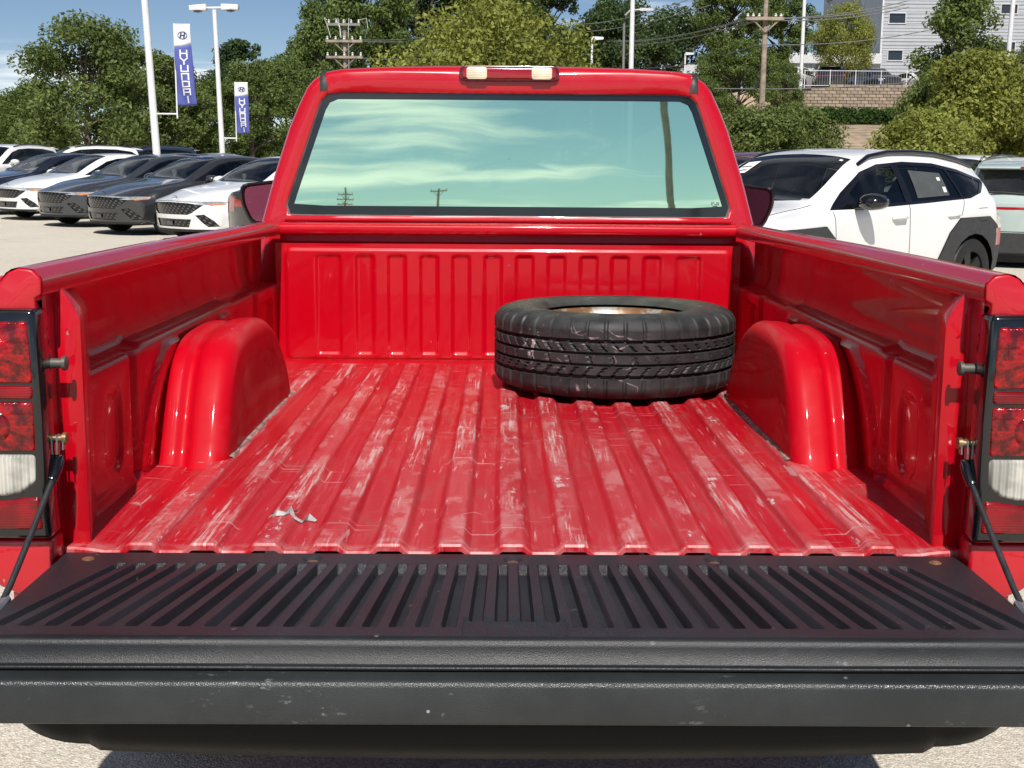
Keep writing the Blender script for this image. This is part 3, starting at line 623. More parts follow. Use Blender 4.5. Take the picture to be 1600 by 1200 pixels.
# ------------------------------------------------------------------ spare tyre in the bed
def tread_tyre():
    R_, W = .378, .252
    root = thing('spare_tyre', 'worn black tyre on a rusty wheel lying flat in the red truck bed', 'tyre')
    n = 504; prof = [(.222, .228), (.245, .2435), (.27, .250), (.30, .2515), (.328, .249), (.348, .243), (.360, .236), (.3675, .229), (.3725, .220)]
    half = W / 2 + .001; body = []
    zs = [(r, z) for r, z in prof] + [(.376, z) for z in np.linspace(.212, .042, 52)] + [(r, .254 - z) for r, z in reversed(prof)]
    rg = np.random.default_rng(3); P = []
    for k in range(n):
        t = 2 * math.pi * k / n; row = []
        for r, z in zs:
            rr = r
            u = (z - .127) / .085            # -1..1 across the tread
            ph = (k % 7) / 7.0
            if abs(u) <= 1.001 and r > .375:
                for gz in (-.60, -.20, .20, .60):
                    if abs(u - gz) < .05: rr -= .012
                if .27 < abs(u) < .57:       # curved sipes on the intermediate bands
                    s = ((k + 5.0 * (abs(u) - .27) / .3 * (1 if u > 0 else -1) ** 2) % 9) ; rr -= .006 if s < 1.5 else 0
                elif abs(u) < .17: rr -= .004 if (k + int(u * 12)) % 14 < 2 else 0
                elif abs(u) > .67: rr -= .006 if k % 12 < 2 else 0
            elif r > .345: rr -= .006 if (k % 12) < 2 else 0
            row.append((rr * math.cos(t), rr * math.sin(t), z))
        P.append(row)
    P.append(P[0])
    t = NT('tyre_rubber'); X = t.xyz()
    th = t.math('ARCTAN2', X[1], X[0])
    c = t.mix(t.step(t.noise(18, 6, .65), .3, .75), (.016, .017, .018), (.040, .041, .042))
    dust = t.step(t.noise(6, 7, .7), .5, .8, 0, .5); c = t.mix(dust, c, (.075, .072, .066))
    # chalky scribble left on the tread
    cy = t.n.new('ShaderNodeCombineXYZ'); t.l.new(t.math('MULTIPLY', th, 3.6), cy.inputs[0]); t.l.new(t.math('MULTIPLY', X[2], 13), cy.inputs[1])
    ln = t.step(t.math('ABSOLUTE', t.math('SUBTRACT', t.noise(1.1, 1, .5, cy.outputs[0], 1.0), .5)), .010, .020, 1, 0)
    zone = t.math('MULTIPLY', t.math('MULTIPLY', t.step(th, -2.7, -2.5), t.step(th, -1.75, -1.4, 1, 0)), t.step(t.noise(9, 4, .7), .44, .56))
    zone = t.math('MULTIPLY', zone, t.step(t.math('SQRT', t.math('ADD', t.math('MULTIPLY', X[0], X[0]), t.math('MULTIPLY', X[1], X[1]))), .371, .374))
    c = t.mix(t.math('MULTIPLY', t.math('MULTIPLY', ln, zone), .75), c, (.42, .36, .37))
    t.set(color=c, rough=t.step(t.noise(9, 5), .3, .7, .48, .72), spec=.4); t.bump(t.noise(160, 4, .6), .15, .004)
    ty = part('tread', MB().grid(P), t.m, root, 30)
    t2 = NT('rusty_silver_wheel'); c = t2.mix(t2.step(t2.noise(12, 6, .65), .40, .56), (.46, .44, .40), (.24, .12, .05))
    t2.set(color=c, rough=.42, metal=.45); t2.bump(t2.noise(60, 4), .2, .004)
    rp = [(.227, .215), (.222, .220), (.214, .217), (.206, .205), (.198, .185), (.192, .14), (.190, .10), (.150, .105), (.11, .125), (.075, .115), (.06, .12), (.0001, .12)]
    rim = part('rim', MB().lathe(rp, n=64), t2.m, root, 50)
    for k in range(5): part('hand_hole', MB().lathe([(.0001, .1085), (.017, .1085)], (.168 * math.cos(k * 1.2566), .168 * math.sin(k * 1.2566), 0), 'z', 16), M['black_matte'], rim)
    part('valve', MB().tube([(.185, .03, .18), (.195, .03, .215)], .006, 8), M['black_matte'], rim)
    return root
sp_ = tread_tyre()
Mx = Matrix.Translation(truck.location) @ truck.rotation_euler.to_matrix().to_4x4()
sp_.matrix_world = Mx @ Matrix.Translation((.332, 1.80, ZF + .014)) @ Matrix.Rotation(R(4), 4, 'Z')

# ------------------------------------------------------------------ cars: lofted shells cut along drawn outlines
def inpoly(p, poly):
    x, y = p; c = False; n = len(poly)
    for i in range(n):
        x1, y1 = poly[i]; x2, y2 = poly[i - 1]
        if (y1 > y) != (y2 > y) and x < (x2 - x1) * (y - y1) / (y2 - y1) + x1: c = not c
    return c
def car_shell(sp):
    L = sp['len'] / 2; xs = np.linspace(L, -L, 92)
    C = {k: pchip([p[0] for p in sp[k]], [p[1] for p in sp[k]], xs) for k in ('zt', 'zs', 'zr', 'zb', 'ws', 'wm', 'wt')}
    rows = []
    for i, x in enumerate(xs):
        zt, zs, zr, zb, ws, wm, wt = (C[k][i] for k in ('zt', 'zs', 'zr', 'zb', 'ws', 'wm', 'wt'))
        zmid = zb + (zs - zb) * .55; pts = [(0, zb), (wm * .55, zb), (wm * .90, zb + .01), (wm * .965, zb + .05)]
        a = [(wm * .965, zb + .05), (wm * .985, zb + .16), (wm, zmid), (wm * .995, zs - .12), (wm * .55 + ws * .45, zs - .035), (ws, zs)]
        tz = np.linspace(0, 5, 13); ax = pchip(range(6), [p[0] for p in a], tz); azz = pchip(range(6), [p[1] for p in a], tz); pts += list(zip(ax, azz))[1:]
        for t in np.linspace(0, 1, 8)[1:]:
            b = .02 * math.sin(math.pi * t) * min(1, (zr - zs) / .2); pts.append((ws + (wt - ws) * t + b, zs + (zr - zs) * t))
        for t in np.linspace(0, math.pi / 2, 11)[1:]:
            pts.append((wt * math.cos(t) ** .8 if t < math.pi / 2 - 1e-6 else 0.0, zr + (zt - zr) * math.sin(t) ** .9))
        rows.append([(x, y, z) for y, z in pts])
    fr = [[(xs[0], y * k, z) for _, y, z in rows[0]] for k in (.0, .2, .4, .6, .8, .92)]
    re = [[(xs[-1], y * k, z) for _, y, z in rows[-1]] for k in (.92, .8, .6, .4, .2, .0)]
    G = np.array(fr + rows + re)
    W = sp['wm_max']; nose, tail = sp['nose'], sp['tail']
    x, y, z = G[..., 0].copy(), G[..., 1], G[..., 2]
    sf = sst(L - nose[3], L, x); sr = sst(L - tail[3], L, -x)
    x2 = x - sf * (nose[0] * (np.abs(y) / W) ** 2.6 + nose[1] * np.clip((z - nose[2]) / .3, -1.5, 3) ** 2 * np.where(z > nose[2], 1, nose[4]))
    x2 = x2 + sr * (tail[0] * (np.abs(y) / W) ** 2.6 + tail[1] * np.clip((z - tail[2]) / .3, -1.5, 3) ** 2 * np.where(z > tail[2], 1, tail[4]))
    G[..., 0] = x2
    mb = MB(); mb.grid([[tuple(p) for p in r] for r in G]); G2 = G.copy(); G2[..., 1] *= -1; mb.grid([[tuple(p) for p in r] for r in G2])
    bm = bmesh.new(); bv = [bm.verts.new(p) for p in mb.v]
    for q in mb.f:
        try: bm.faces.new([bv[i] for i in q])
        except ValueError: pass
    bmesh.ops.remove_doubles(bm, verts=bm.verts, dist=.0012); bmesh.ops.dissolve_degenerate(bm, edges=bm.edges, dist=.0008)
    bmesh.ops.recalc_face_normals(bm, faces=bm.faces)
    return bm
AX = {'S': (0, 2), 'F': (1, 2), 'R': (1, 2), 'T': (0, 1)}
def test(view, c, n, sp):
    if view == 'S': return abs(n.y) > .30
    if view == 'F': return n.x > .12 and c.x > 0
    if view == 'R': return n.x < -.12 and c.x < 0
    return n.z > .15 and c.z > sp['glass_z']
def car_parts(sp):
    bm = car_shell(sp); cuts = []
    for (nm, mat, view, poly, inset) in sp['cuts']:
        polys = [poly] if view in 'S' or (view in 'FR' and min(p[0] for p in poly) < 0) or (view == 'T') else [poly, [(-a, b) for a, b in poly]]
        for pl in polys: cuts.append((nm, mat, view, pl, inset))
    for nm, mat, view, poly, inset in cuts:
        a, b = AX[view]; u0, u1 = min(p[0] for p in poly) - .03, max(p[0] for p in poly) + .03; v0, v1 = min(p[1] for p in poly) - .03, max(p[1] for p in poly) + .03
        for i in range(len(poly)):
            p, q = poly[i], poly[(i + 1) % len(poly)]
            eu0, eu1, ev0, ev1 = min(p[0], q[0]) - .04, max(p[0], q[0]) + .04, min(p[1], q[1]) - .04, max(p[1], q[1]) + .04
            fs = []
            for f in bm.faces:
                us = [v.co[a] for v in f.verts]; ws_ = [v.co[b] for v in f.verts]
                if max(us) < eu0 or min(us) > eu1 or max(ws_) < ev0 or min(ws_) > ev1: continue
                if test(view, f.calc_center_median(), f.normal, sp): fs.append(f)
            if not fs: continue
            geom = set(fs)
            for f in fs: geom |= set(f.edges) | set(f.verts)
            co = [0, 0, 0]; co[a], co[b] = p; no = [0, 0, 0]; no[a], no[b] = q[1] - p[1], -(q[0] - p[0])
            if abs(no[a]) + abs(no[b]) < 1e-7: continue
            bmesh.ops.bisect_plane(bm, geom=list(geom), plane_co=co, plane_no=no, dist=1e-5)
    bm.faces.ensure_lookup_table(); bm.normal_update()
    groups = {}
    for f in bm.faces:
        c = f.calc_center_median(); key = ('body', 'paint', 0, 0)
        for i, (nm, mat, view, poly, inset) in enumerate(cuts):
            a, b = AX[view]
            if test(view, c, f.normal, sp) and inpoly((c[a], c[b]), poly):
                side = (1 if c.y > 0 else -1) if view == 'S' else i
                key = (nm, mat, inset, (i, side))
        if key[0] != 'hole': groups.setdefault(key, []).append(f)
    out = []
    vn = {v: v.normal.copy() for v in bm.verts}
    for (nm, mat, inset, _), fs in groups.items():
        idx = {}; V = []; Fc = []
        for f in fs:
            q = []
            for v in f.verts:
                if v not in idx: idx[v] = len(V); V.append(tuple(v.co - vn[v] * inset))
                q.append(idx[v])
            Fc.append(q)
        me = bpy.data.meshes.new(nm); me.from_pydata(V, [], Fc); fin(me, 42); out.append((nm, mat, me))
    bm.free()
    for nm, mat, mb, sm, bev in sp['extra']: out.append((nm, mat, mb.mesh(nm, sm, bev)))
    tw = MB().lathe([(.62, .105), (.70, .112), (.88, .112), (.96, .105), (1.0, .085), (1.0, -.085), (.96, -.105), (.88, -.112), (.70, -.112), (.62, -.105)], n=40, axis='y')
    r = sp['wheel_r']; tw.v = [(x * r, y, z * r) for x, y, z in tw.v]; tyre = tw.mesh('tyre', 40)
    rm = MB().lathe([(.64, .10), (.63, .085), (.60, .05), (.60, -.05), (.60, .03), (.0001, .03)], n=40, axis='y')
    for k in range(5):
        t = k * 2 * math.pi / 5; cs, sn = math.cos(t), math.sin(t)
        def P_(u, w, h): return (u * cs - w * sn, h, u * sn + w * cs)
        rm.add([P_(.08, -.12, .075), P_(.08, .12, .075), P_(.62, .17, .092), P_(.62, -.17, .092), P_(.08, -.14, .02), P_(.08, .14, .02), P_(.62, .20, .03), P_(.62, -.20, .03)],
               [(0, 1, 2, 3), (0, 4, 5, 1), (1, 5, 6, 2), (3, 2, 6, 7), (0, 3, 7, 4)])
    rm.lathe([(.0001, .085), (.10, .085), (.14, .07)], n=16, axis='y')
    rm.v = [(x * r, y, z * r) for x, y, z in rm.v]; rim = rm.mesh('rim', 30)
    return dict(parts=out, tyre=tyre, rim=rim, sp=sp)
def put_car(K, name, label, category, x, y, heading, body, rimmat='steel', group=None, z=0.0, skip=(), cat2=None, sc=1.0):
    o = thing(name, label, category, (x, y, z), heading, group); o.scale = (sc, sc, sc)
    for nm, mat, me in K['parts']:
        if nm in skip: continue
        ob(nm, me, body if mat == 'paint' else M[mat], o)
    sp = K['sp']; r = sp['wheel_r']
    for ax in sp['axles']:
        for s in (-1, 1):
            w = ob('wheel', K['tyre'], M['black_matte'], o, (ax, s * sp['track'], r)); 
            if s < 0: w.rotation_euler.z = math.pi
            ob('rim', K['rim'], M[rimmat], w)
    return o
def circ(cx, cz, r, n=20, a0=0, a1=2 * math.pi): return [(cx + r * math.cos(a0 + (a1 - a0) * k / n), cz + r * math.sin(a0 + (a1 - a0) * k / n)) for k in range(n)]
def strip(p, q, w):
    dx, dz = q[0] - p[0], q[1] - p[1]; l = math.hypot(dx, dz); nx, nz = -dz / l * w / 2, dx / l * w / 2
    return [(p[0] + nx, p[1] + nz), (q[0] + nx, q[1] + nz), (q[0] - nx, q[1] - nz), (p[0] - nx, p[1] - nz)]
def mirror_pod(x, y, z, s=1.0):
    out = []
    for sg in (-1, 1):
        mb = MB(); rg = []
        for k, (dx, sc) in enumerate([(-.07, .9), (-.06, 1.0), (0, 1.0), (.05, .85), (.085, .5), (.095, .1)]):
            rg.append([(x + dx * s, sg * (y + .11 * s + .12 * s * sc * math.cos(t)), z + .075 * s * sc * math.sin(t) * (1.0 if math.sin(t) > 0 else .8)) for t in np.linspace(0, 2 * math.pi, 21)[:-1]])
        mb.grid(rg, True); mb.add(rg[0], [tuple(range(20))]); mb.tube([(x + .03, sg * (y - .10), z - .05), (x + .01, sg * (y + .05), z - .045)], .025, 8); out.append(mb)
    return out
def seats(xf, xr, zseat, w=.38):
    res = []
    for sg in (-1, 1):
        mb = MB().prism(rounded([(xf - .30, zseat), (xf + .12, zseat), (xf + .12, zseat + .12), (xf - .18, zseat + .14), (xf - .33, zseat + .62), (xf - .42, zseat + .60)], .03, 3), sg * w - .24, sg * w + .24)
        mb.prism(rounded([(xf - .36, zseat + .64), (xf - .44, zseat + .64), (xf - .45, zseat + .82), (xf - .37, zseat + .83)], .02, 3), sg * w - .13, sg * w + .13); res.append(('front_seat', 'car_seat', mb, 40, .02))
    mb = MB().prism(rounded([(xr - .2, zseat), (xr + .25, zseat), (xr + .25, zseat + .12), (xr - .12, zseat + .14), (xr - .30, zseat + .58), (xr - .40, zseat + .56)], .03, 3), -.62, .62); res.append(('rear_seat', 'car_seat', mb, 40, .02))
    return res
def emblem(x, z, w=.065, tilt=.3):
    mb = MB(); P = []
    for t in np.linspace(0, 2 * math.pi, 25): P.append((x - tilt * w * .45 * math.sin(t), w * math.cos(t), z + w * .5 * math.sin(t)))
    mb.tube(P, .0055, 6)
    for y0, y1 in ((-.035, -.015), (.015, .035)): mb.tube([(x + .006, y0, z - w * .38), (x - .006, y1, z + w * .38)], .006, 6)
    mb.tube([(x, -.026, z - .004), (x, .026, z + .004)], .0055, 6); return mb
def steering(x, y, z, r=.17):
    mb = MB().tube([(x + .12 * math.sin(t) * -.4, y + r * math.cos(t), z + r * .92 * math.sin(t)) for t in np.linspace(0, 2 * math.pi, 25)], .014, 6); return mb
# ---- saloon
S = dict(len=4.68, wm_max=.91, wheel_r=.325, axles=(1.42, -1.30), track=.80, glass_z=.90,
  zt=[(2.34, .70), (2.20, .745), (1.9, .825), (1.5, .905), (1.15, .955), (.98, .985), (.6, 1.19), (.25, 1.345), (.0, 1.395), (-.35, 1.415), (-.8, 1.385), (-1.2, 1.30), (-1.6, 1.17), (-1.95, 1.085), (-2.2, 1.07), (-2.34, 1.03)],
  zs=[(2.34, .655), (2.1, .70), (1.6, .80), (1.0, .885), (.3, .925), (-.6, .965), (-1.4, 1.0), (-2.0, 1.0), (-2.34, .95)],
  zr=[(2.34, .67), (2.1, .72), (1.6, .83), (1.1, .915), (.95, .95), (.6, 1.115), (.25, 1.265), (0, 1.325), (-.35, 1.35), (-.8, 1.32), (-1.2, 1.225), (-1.55, 1.105), (-1.9, 1.035), (-2.34, .985)],
  zb=[(2.34, .20), (1.9, .185), (0, .19), (-1.9, .20), (-2.34, .26)],
  ws=[(2.34, .76), (1.9, .80), (1.3, .835), (0, .85), (-1.2, .85), (-1.9, .80), (-2.34, .74)],
  wm=[(2.34, .86), (2.0, .895), (1.3, .91), (0, .905), (-1.3, .91), (-2.0, .88), (-2.34, .82)],
  wt=[(2.34, .64), (1.6, .70), (1.1, .73), (.95, .725), (.5, .665), (.1, .615), (-.4, .60), (-.9, .59), (-1.4, .61), (-1.8, .64), (-2.34, .62)],
  nose=(.42, .10, .60, .75, .22), tail=(.30, .05, .85, .6, .25))
S['cuts'] = [
  ('windshield', 'car_glass', 'T', [(.93, -.60), (1.01, -.35), (1.03, 0), (1.01, .35), (.93, .60), (.70, .585), (.15, .525), (.12, 0), (.15, -.525), (.70, -.585)], .004),
  ('rear_window', 'car_glass', 'T', [(-1.02, -.50), (-.98, 0), (-1.02, .50), (-1.75, .54), (-1.82, 0), (-1.75, -.54)], .004),
  ('window_trim', 'black_gloss', 'S', [(.86, .945), (.55, 1.085), (.22, 1.235), (-.05, 1.295), (-.40, 1.32), (-.82, 1.29), (-1.18, 1.205), (-1.52, 1.075), (-1.50, 1.03), (-.5, .985), (.3, .95)], .002),
  ('side_window', 'car_glass', 'S', [(.62, .985), (.52, 1.06), (.22, 1.205), (-.05, 1.268), (-.27, 1.285), (-.30, .995)], .008),
  ('side_window', 'car_glass', 'S', [(-.35, .997), (-.33, 1.287), (-.42, 1.292), (-.80, 1.265), (-1.14, 1.185), (-1.30, 1.12), (-1.22, 1.03)], .008),
  ('grille', 'car_grille', 'F', [(-.66, .635), (-.48, .505), (-.40, .475), (.40, .475), (.48, .505), (.66, .635), (.40, .662), (0, .672), (-.40, .662)], .018),
  ('light_bar', 'lamp_glass', 'F', [(-.80, .672), (-.6, .667), (0, .682), (.6, .667), (.80, .672), (.80, .69), (.6, .688), (0, .699), (-.6, .688), (-.80, .69)], .002),
  ('headlight', 'lamp_glass', 'F', [(.50, .640), (.60, .662), (.84, .690), (.845, .655), (.68, .632)], .004),
  ('turn_signal', 'amber', 'F', [(.70, .640), (.845, .660), (.845, .640), (.76, .622)], .003),
  ('lower_grille', 'car_grille', 'F', [(-.46, .405), (.46, .405), (.40, .275), (-.40, .275)], .018),
  ('corner_intake', 'car_grille', 'F', [(.53, .47), (.66, .485), (.78, .385), (.84, .295), (.70, .285), (.62, .36)], .02),
  ('lower_lip', 'black_matte', 'F', [(-.84, .245), (.84, .245), (.84, .15), (-.84, .15)], .0),
  ('rocker', 'black_matte', 'S', [(1.05, .245), (-.95, .245), (-.95, .12), (1.05, .12)], .0),
  ('tail_lamp', 'tail_red', 'R', [(-.86, .76), (-.86, .97), (-.55, .95), (0, .885), (.55, .95), (.86, .97), (.86, .76), (.55, .84), (0, .86), (-.55, .84)], .0),
  ('tail_lamp', 'tail_red', 'S', [(-2.0, .95), (-2.4, .97), (-2.4, .76), (-2.05, .82)], .0),
  ('rear_bumper', 'black_matte', 'R', [(-.88, .50), (.88, .50), (.88, .18), (-.88, .18)], .003),
  ('number_plate', 'plate_grey', 'F', [(-.10, .30), (.05, .30), (.05, .37), (-.10, .37)], -.004),
  ('door_seam', 'seam_dark', 'S', strip((.86, .30), (.90, .90), .012), .004), ('door_seam', 'seam_dark', 'S', strip((-.32, .28), (-.32, .96), .012), .004), ('door_seam', 'seam_dark', 'S', strip((-1.15, .62), (-1.22, 1.0), .012), .004),
  ('hole', '', 'S', circ(1.42, .325, .365), 0), ('hole', '', 'S', circ(-1.30, .325, .365), 0),
]
def common_extra(L, w, zf, dash_x, dash_z):
    return [('underbody', 'black_matte', MB().box(-L + .22, L - .35, -w, w, .18, zf), 0, 0), ('wheel_well', 'black_matte', MB().box(-L + .3, L - .4, -.68, .68, zf - .02, zf + .25), 0, 0),
            ('dashboard', 'dark_fabric', MB().prism([(dash_x, dash_z - .25), (dash_x - .04, dash_z - .08), (dash_x + .05, dash_z), (dash_x + .55, dash_z + .0), (dash_x + .55, dash_z - .25)], -.68, .68), 40, .02)]
mp = mirror_pod(.62, .86, .98)
S['extra'] = common_extra(2.34, .60, .42, .42, .93) + seats(.10, -.85, .42) + [('side_mirror', 'paint', m_, 60, 0) for m_ in mp] + [('emblem', 'chrome', emblem(2.235, .735), 60, 0)]
for s in (-1, 1):
    for hx in (-.12, -1.0): S['extra'].append(('door_handle', 'paint', MB().tube([(hx - .10, s * .905, .86), (hx - .08, s * .925, .862), (hx + .06, s * .925, .862), (hx + .09, s * .905, .86)], .014, 8), 60, 0))
tg_ = NT('dark_grille'); gx = tg_.xyz()
gm = tg_.math('MULTIPLY', tg_.math('SINE', tg_.math('MULTIPLY', tg_.math('ADD', gx[1], tg_.math('MULTIPLY', gx[2], .5)), 62)), tg_.math('SINE', tg_.math('MULTIPLY', gx[2], 85)))
tg_.set(color=tg_.mix(tg_.step(gm, .25, .5), (.006, .006, .007), (.10, .10, .105)), rough=.25, metal=.3, coat=.4); M['car_grille'] = tg_.m
M['lamp_glass'] = plain('headlamp_glass', (.55, .56, .57), .15, .5, 1, .3, 20)
M['amber'] = plain('amber_lamp', (.60, .16, .02), .2, 0, 1, .2)
M['tail_red'] = plain('red_tail_glass', (.36, .008, .012), .15, 0, 1, .2, 12)
M['plate_grey'] = plain('plate_bracket', (.10, .10, .10), .5)
M['seam_dark'] = plain('panel_gap', (.05, .05, .05), .7)
M['dark_rim'] = plain('dark_alloy', (.045, .046, .048), .3, .8)
M['cladding'] = plain('charcoal_cladding', (.035, .036, .038), .55, 0, 0, .15, 20, .3, 400)
M['car_seat'] = plain('grey_car_seat', (.16, .16, .165), .8); M['paper'] = plain('white_paper', (.78, .78, .76), .7, 0, 0, .05); M['print_grey'] = plain('grey_print', (.22, .22, .23), .7)
SALOON = car_parts(S)
# ---- small crossover (white, dark arches)
Kx = dict(len=4.36, wm_max=.915, wheel_r=.345, axles=(1.30, -1.36), track=.80, glass_z=1.02,
  zt=[(2.18, .80), (2.08, .90), (1.8, .985), (1.4, 1.04), (1.12, 1.075), (.98, 1.11), (.6, 1.33), (.32, 1.475), (.1, 1.53), (-.3, 1.562), (-.8, 1.56), (-1.3, 1.525), (-1.70, 1.46), (-1.86, 1.40), (-2.0, 1.16), (-2.10, 1.02), (-2.18, .96)],
  zs=[(2.18, .76), (2.0, .84), (1.5, .945), (1.0, 1.0), (.3, 1.02), (-.6, 1.05), (-1.3, 1.10), (-1.8, 1.12), (-2.0, 1.02), (-2.18, .93)],
  zr=[(2.18, .77), (2.0, .86), (1.5, .97), (1.1, 1.03), (.98, 1.06), (.6, 1.26), (.3, 1.40), (0, 1.47), (-.4, 1.495), (-.9, 1.485), (-1.35, 1.435), (-1.72, 1.36), (-1.88, 1.29), (-2.02, 1.08), (-2.18, .945)],
  zb=[(2.18, .24), (1.9, .22), (0, .22), (-1.9, .24), (-2.18, .32)],
  ws=[(2.18, .78), (1.8, .83), (1.2, .855), (0, .865), (-1.2, .87), (-1.8, .82), (-2.18, .78)],
  wm=[(2.18, .88), (1.9, .91), (1.3, .915), (.6, .895), (0, .885), (-.6, .895), (-1.3, .915), (-1.9, .905), (-2.18, .86)],
  wt=[(2.18, .66), (1.5, .72), (1.1, .745), (.98, .74), (.5, .685), (.2, .65), (-.3, .635), (-1.0, .625), (-1.6, .62), (-1.9, .64), (-2.18, .68)],
  nose=(.34, .08, .70, .65, .25), tail=(.28, .05, .80, .55, .3))
def archpoly(cx, cz, r, n=11, lo=.20):
    return [(cx + r * 1.0, lo)] + [(cx + r * math.cos(t) * (1.0 if True else 1), cz + r * math.sin(t)) for t in np.linspace(.15, math.pi - .15, n)] + [(cx - r * 1.0, lo)]
Kx['cuts'] = [
  ('windshield', 'car_glass', 'T', [(.96, -.64), (1.05, -.36), (1.07, 0), (1.05, .36), (.96, .64), (.70, .635), (.26, .575), (.22, 0), (.26, -.575), (.70, -.635)], .004),
  ('rear_window', 'privacy', 'R', [(-.56, 1.36), (.56, 1.36), (.62, 1.10), (-.62, 1.10)], .004),
  ('window_trim', 'black_gloss', 'S', [(.90, 1.015), (.66, 1.165), (.30, 1.345), (.02, 1.415), (-.40, 1.44), (-.90, 1.425), (-1.32, 1.365), (-1.74, 1.255), (-1.56, 1.135), (-1.30, 1.085), (-.6, 1.052), (.3, 1.02)], .002),
  ('side_window', 'car_glass', 'S', [(.50, 1.055), (.55, 1.16), (.28, 1.315), (0, 1.382), (-.20, 1.398), (-.24, 1.068)], .008),
  ('side_window', 'privacy', 'S', [(-.34, 1.072), (-.30, 1.402), (-.42, 1.408), (-.88, 1.392), (-1.06, 1.368), (-1.16, 1.10)], .008),
  ('quarter_window', 'privacy', 'S', [(-1.20, 1.10), (-1.10, 1.362), (-1.32, 1.335), (-1.66, 1.245), (-1.50, 1.135)], .008),
  ('light_bar', 'black_gloss', 'F', [(-.90, .80), (-.5, .815), (.5, .815), (.90, .80), (.90, .845), (.5, .86), (-.5, .86), (-.90, .845)], .003),
  ('lower_grille', 'car_grille', 'F', [(-.62, .58), (.62, .58), (.70, .30), (-.70, .30)], .018),
  ('headlight', 'lamp_glass', 'F', [(.66, .66), (.84, .68), (.88, .56), (.70, .52)], .004),
  ('wheel_arch_trim', 'cladding', 'S', [(1.95, .22), (1.82, .66), (1.62, .86), (1.02, .88), (.80, .70), (.66, .22)], -.012),
  ('wheel_arch_trim', 'cladding', 'S', [(-.68, .22), (-.72, .44), (-.93, .76), (-1.10, .90), (-1.62, .905), (-1.80, .80), (-1.98, .45), (-1.98, .22)], -.012),
  ('rocker', 'cladding', 'S', [(.70, .36), (-.72, .36), (-.72, .16), (.70, .16)], -.006),
  ('rear_bumper', 'cladding', 'R', [(-.9, .62), (.9, .62), (.9, .22), (-.9, .22)], -.004),
  ('tail_lamp', 'tail_red', 'S', [(-1.97, .78), (-2.2, .78), (-2.2, .60), (-2.0, .62)], 0), ('tail_lamp', 'tail_red', 'R', [(.70, .78), (.92, .78), (.92, .60), (.70, .62)], 0),
  ('light_bar', 'tail_red', 'R', [(-.9, .95), (.9, .95), (.9, .915), (-.9, .915)], .003),
  ('door_seam', 'seam_dark', 'S', strip((.84, .38), (.88, 1.0), .010), .004), ('door_seam', 'seam_dark', 'S', strip((-.30, .36), (-.28, 1.05), .010), .004), ('door_seam', 'seam_dark', 'S', strip((-1.12, .92), (-1.18, 1.09), .010), .004),
  ('fuel_door', 'seam_dark', 'S', strip((-1.42, .985), (-1.58, .99), .006), .002), ('fuel_door', 'seam_dark', 'S', strip((-1.44, .86), (-1.57, .865), .006), .002),
  ('bonnet_seam', 'seam_dark', 'T', strip((1.02, .73), (1.75, .68), .010), .003), ('bonnet_seam', 'seam_dark', 'T', strip((1.02, -.73), (1.75, -.68), .010), .003),
  ('hole', '', 'S', circ(1.30, .345, .395), 0), ('hole', '', 'S', circ(-1.36, .345, .395), 0),
]
Kx['glass_z'] = .93
mp = mirror_pod(.52, .88, 1.08, 1.15)
Kx['extra'] = common_extra(2.18, .60, .46, .42, 1.02) + seats(.05, -.85, .48) + [('side_mirror', 'black_gloss', m_, 60, 0) for m_ in mp] + [('steering_wheel', 'black_matte', steering(.33, .38, 1.0), 60, 0)]
for s in (-1, 1):
    for hx in (-.10, -.98): Kx['extra'].append(('door_handle', 'paint', MB().tube([(hx - .11, s * .885, .925), (hx - .09, s * .912, .928), (hx + .07, s * .912, .928), (hx + .10, s * .885, .925)], .017, 10), 60, 0))
    rr = [(.28, 1.41), (.10, 1.495), (-.2, 1.535), (-.6, 1.542), (-1.0, 1.525), (-1.4, 1.475), (-1.68, 1.41)]
    Kx['extra'].append(('roof_rail', 'black_gloss', MB().tube([(x, s * (.645 - .015 * i * .3), z - .012) for i, (x, z) in enumerate(rr)], .024, 8), 60, 0))
Kx['extra'].append(('roof_spoiler', 'black_gloss', MB().prism([(-1.58, 1.478), (-1.86, 1.415), (-1.87, 1.40), (-1.66, 1.43)], -.54, .54), 40, .012))
# window stickers, dash card, door creases
CROSS = car_parts(Kx)
CROSS['parts'].append(('dash_card', 'paper', MB().add([(.86, .46, 1.075), (.86, .60, 1.075), (.80, .60, 1.105), (.80, .46, 1.105)], [(0, 1, 2, 3)]).mesh('dash_card', 0)))
from mathutils.bvhtree import BVHTree
def sticker(K, target, mat, corners, axis, n=6):     # a paper sheet lying on the glass it is stuck to
    mes = [m for nm, mt, m in K['parts'] if nm == target]; V = []; Fc = []
    for m in mes:
        o_ = len(V); V += [v.co[:] for v in m.vertices]; Fc += [[i + o_ for i in p.vertices] for p in m.polygons]
    bv = BVHTree.FromPolygons(V, Fc); a, b, c, d = [np.array(k, float) for k in corners]; rows = []
    for i in range(n + 1):
        row = []
        for j in range(n + 1):
            s, t = i / n, j / n; q = (a * (1 - s) + b * s) * (1 - t) + (d * (1 - s) + c * s) * t
            org = Vector((q[0], q[1], 3)) if axis == 'z' else Vector((q[0], 3, q[1])); dr = Vector((0, 0, -1)) if axis == 'z' else Vector((0, -1, 0))
            hit = bv.ray_cast(org, dr)[0]
            row.append(tuple(hit - dr * .006) if hit else None)
        rows.append(row)
    if all(p is not None for rw in rows for p in rw): return MB().grid(rows)
    return None
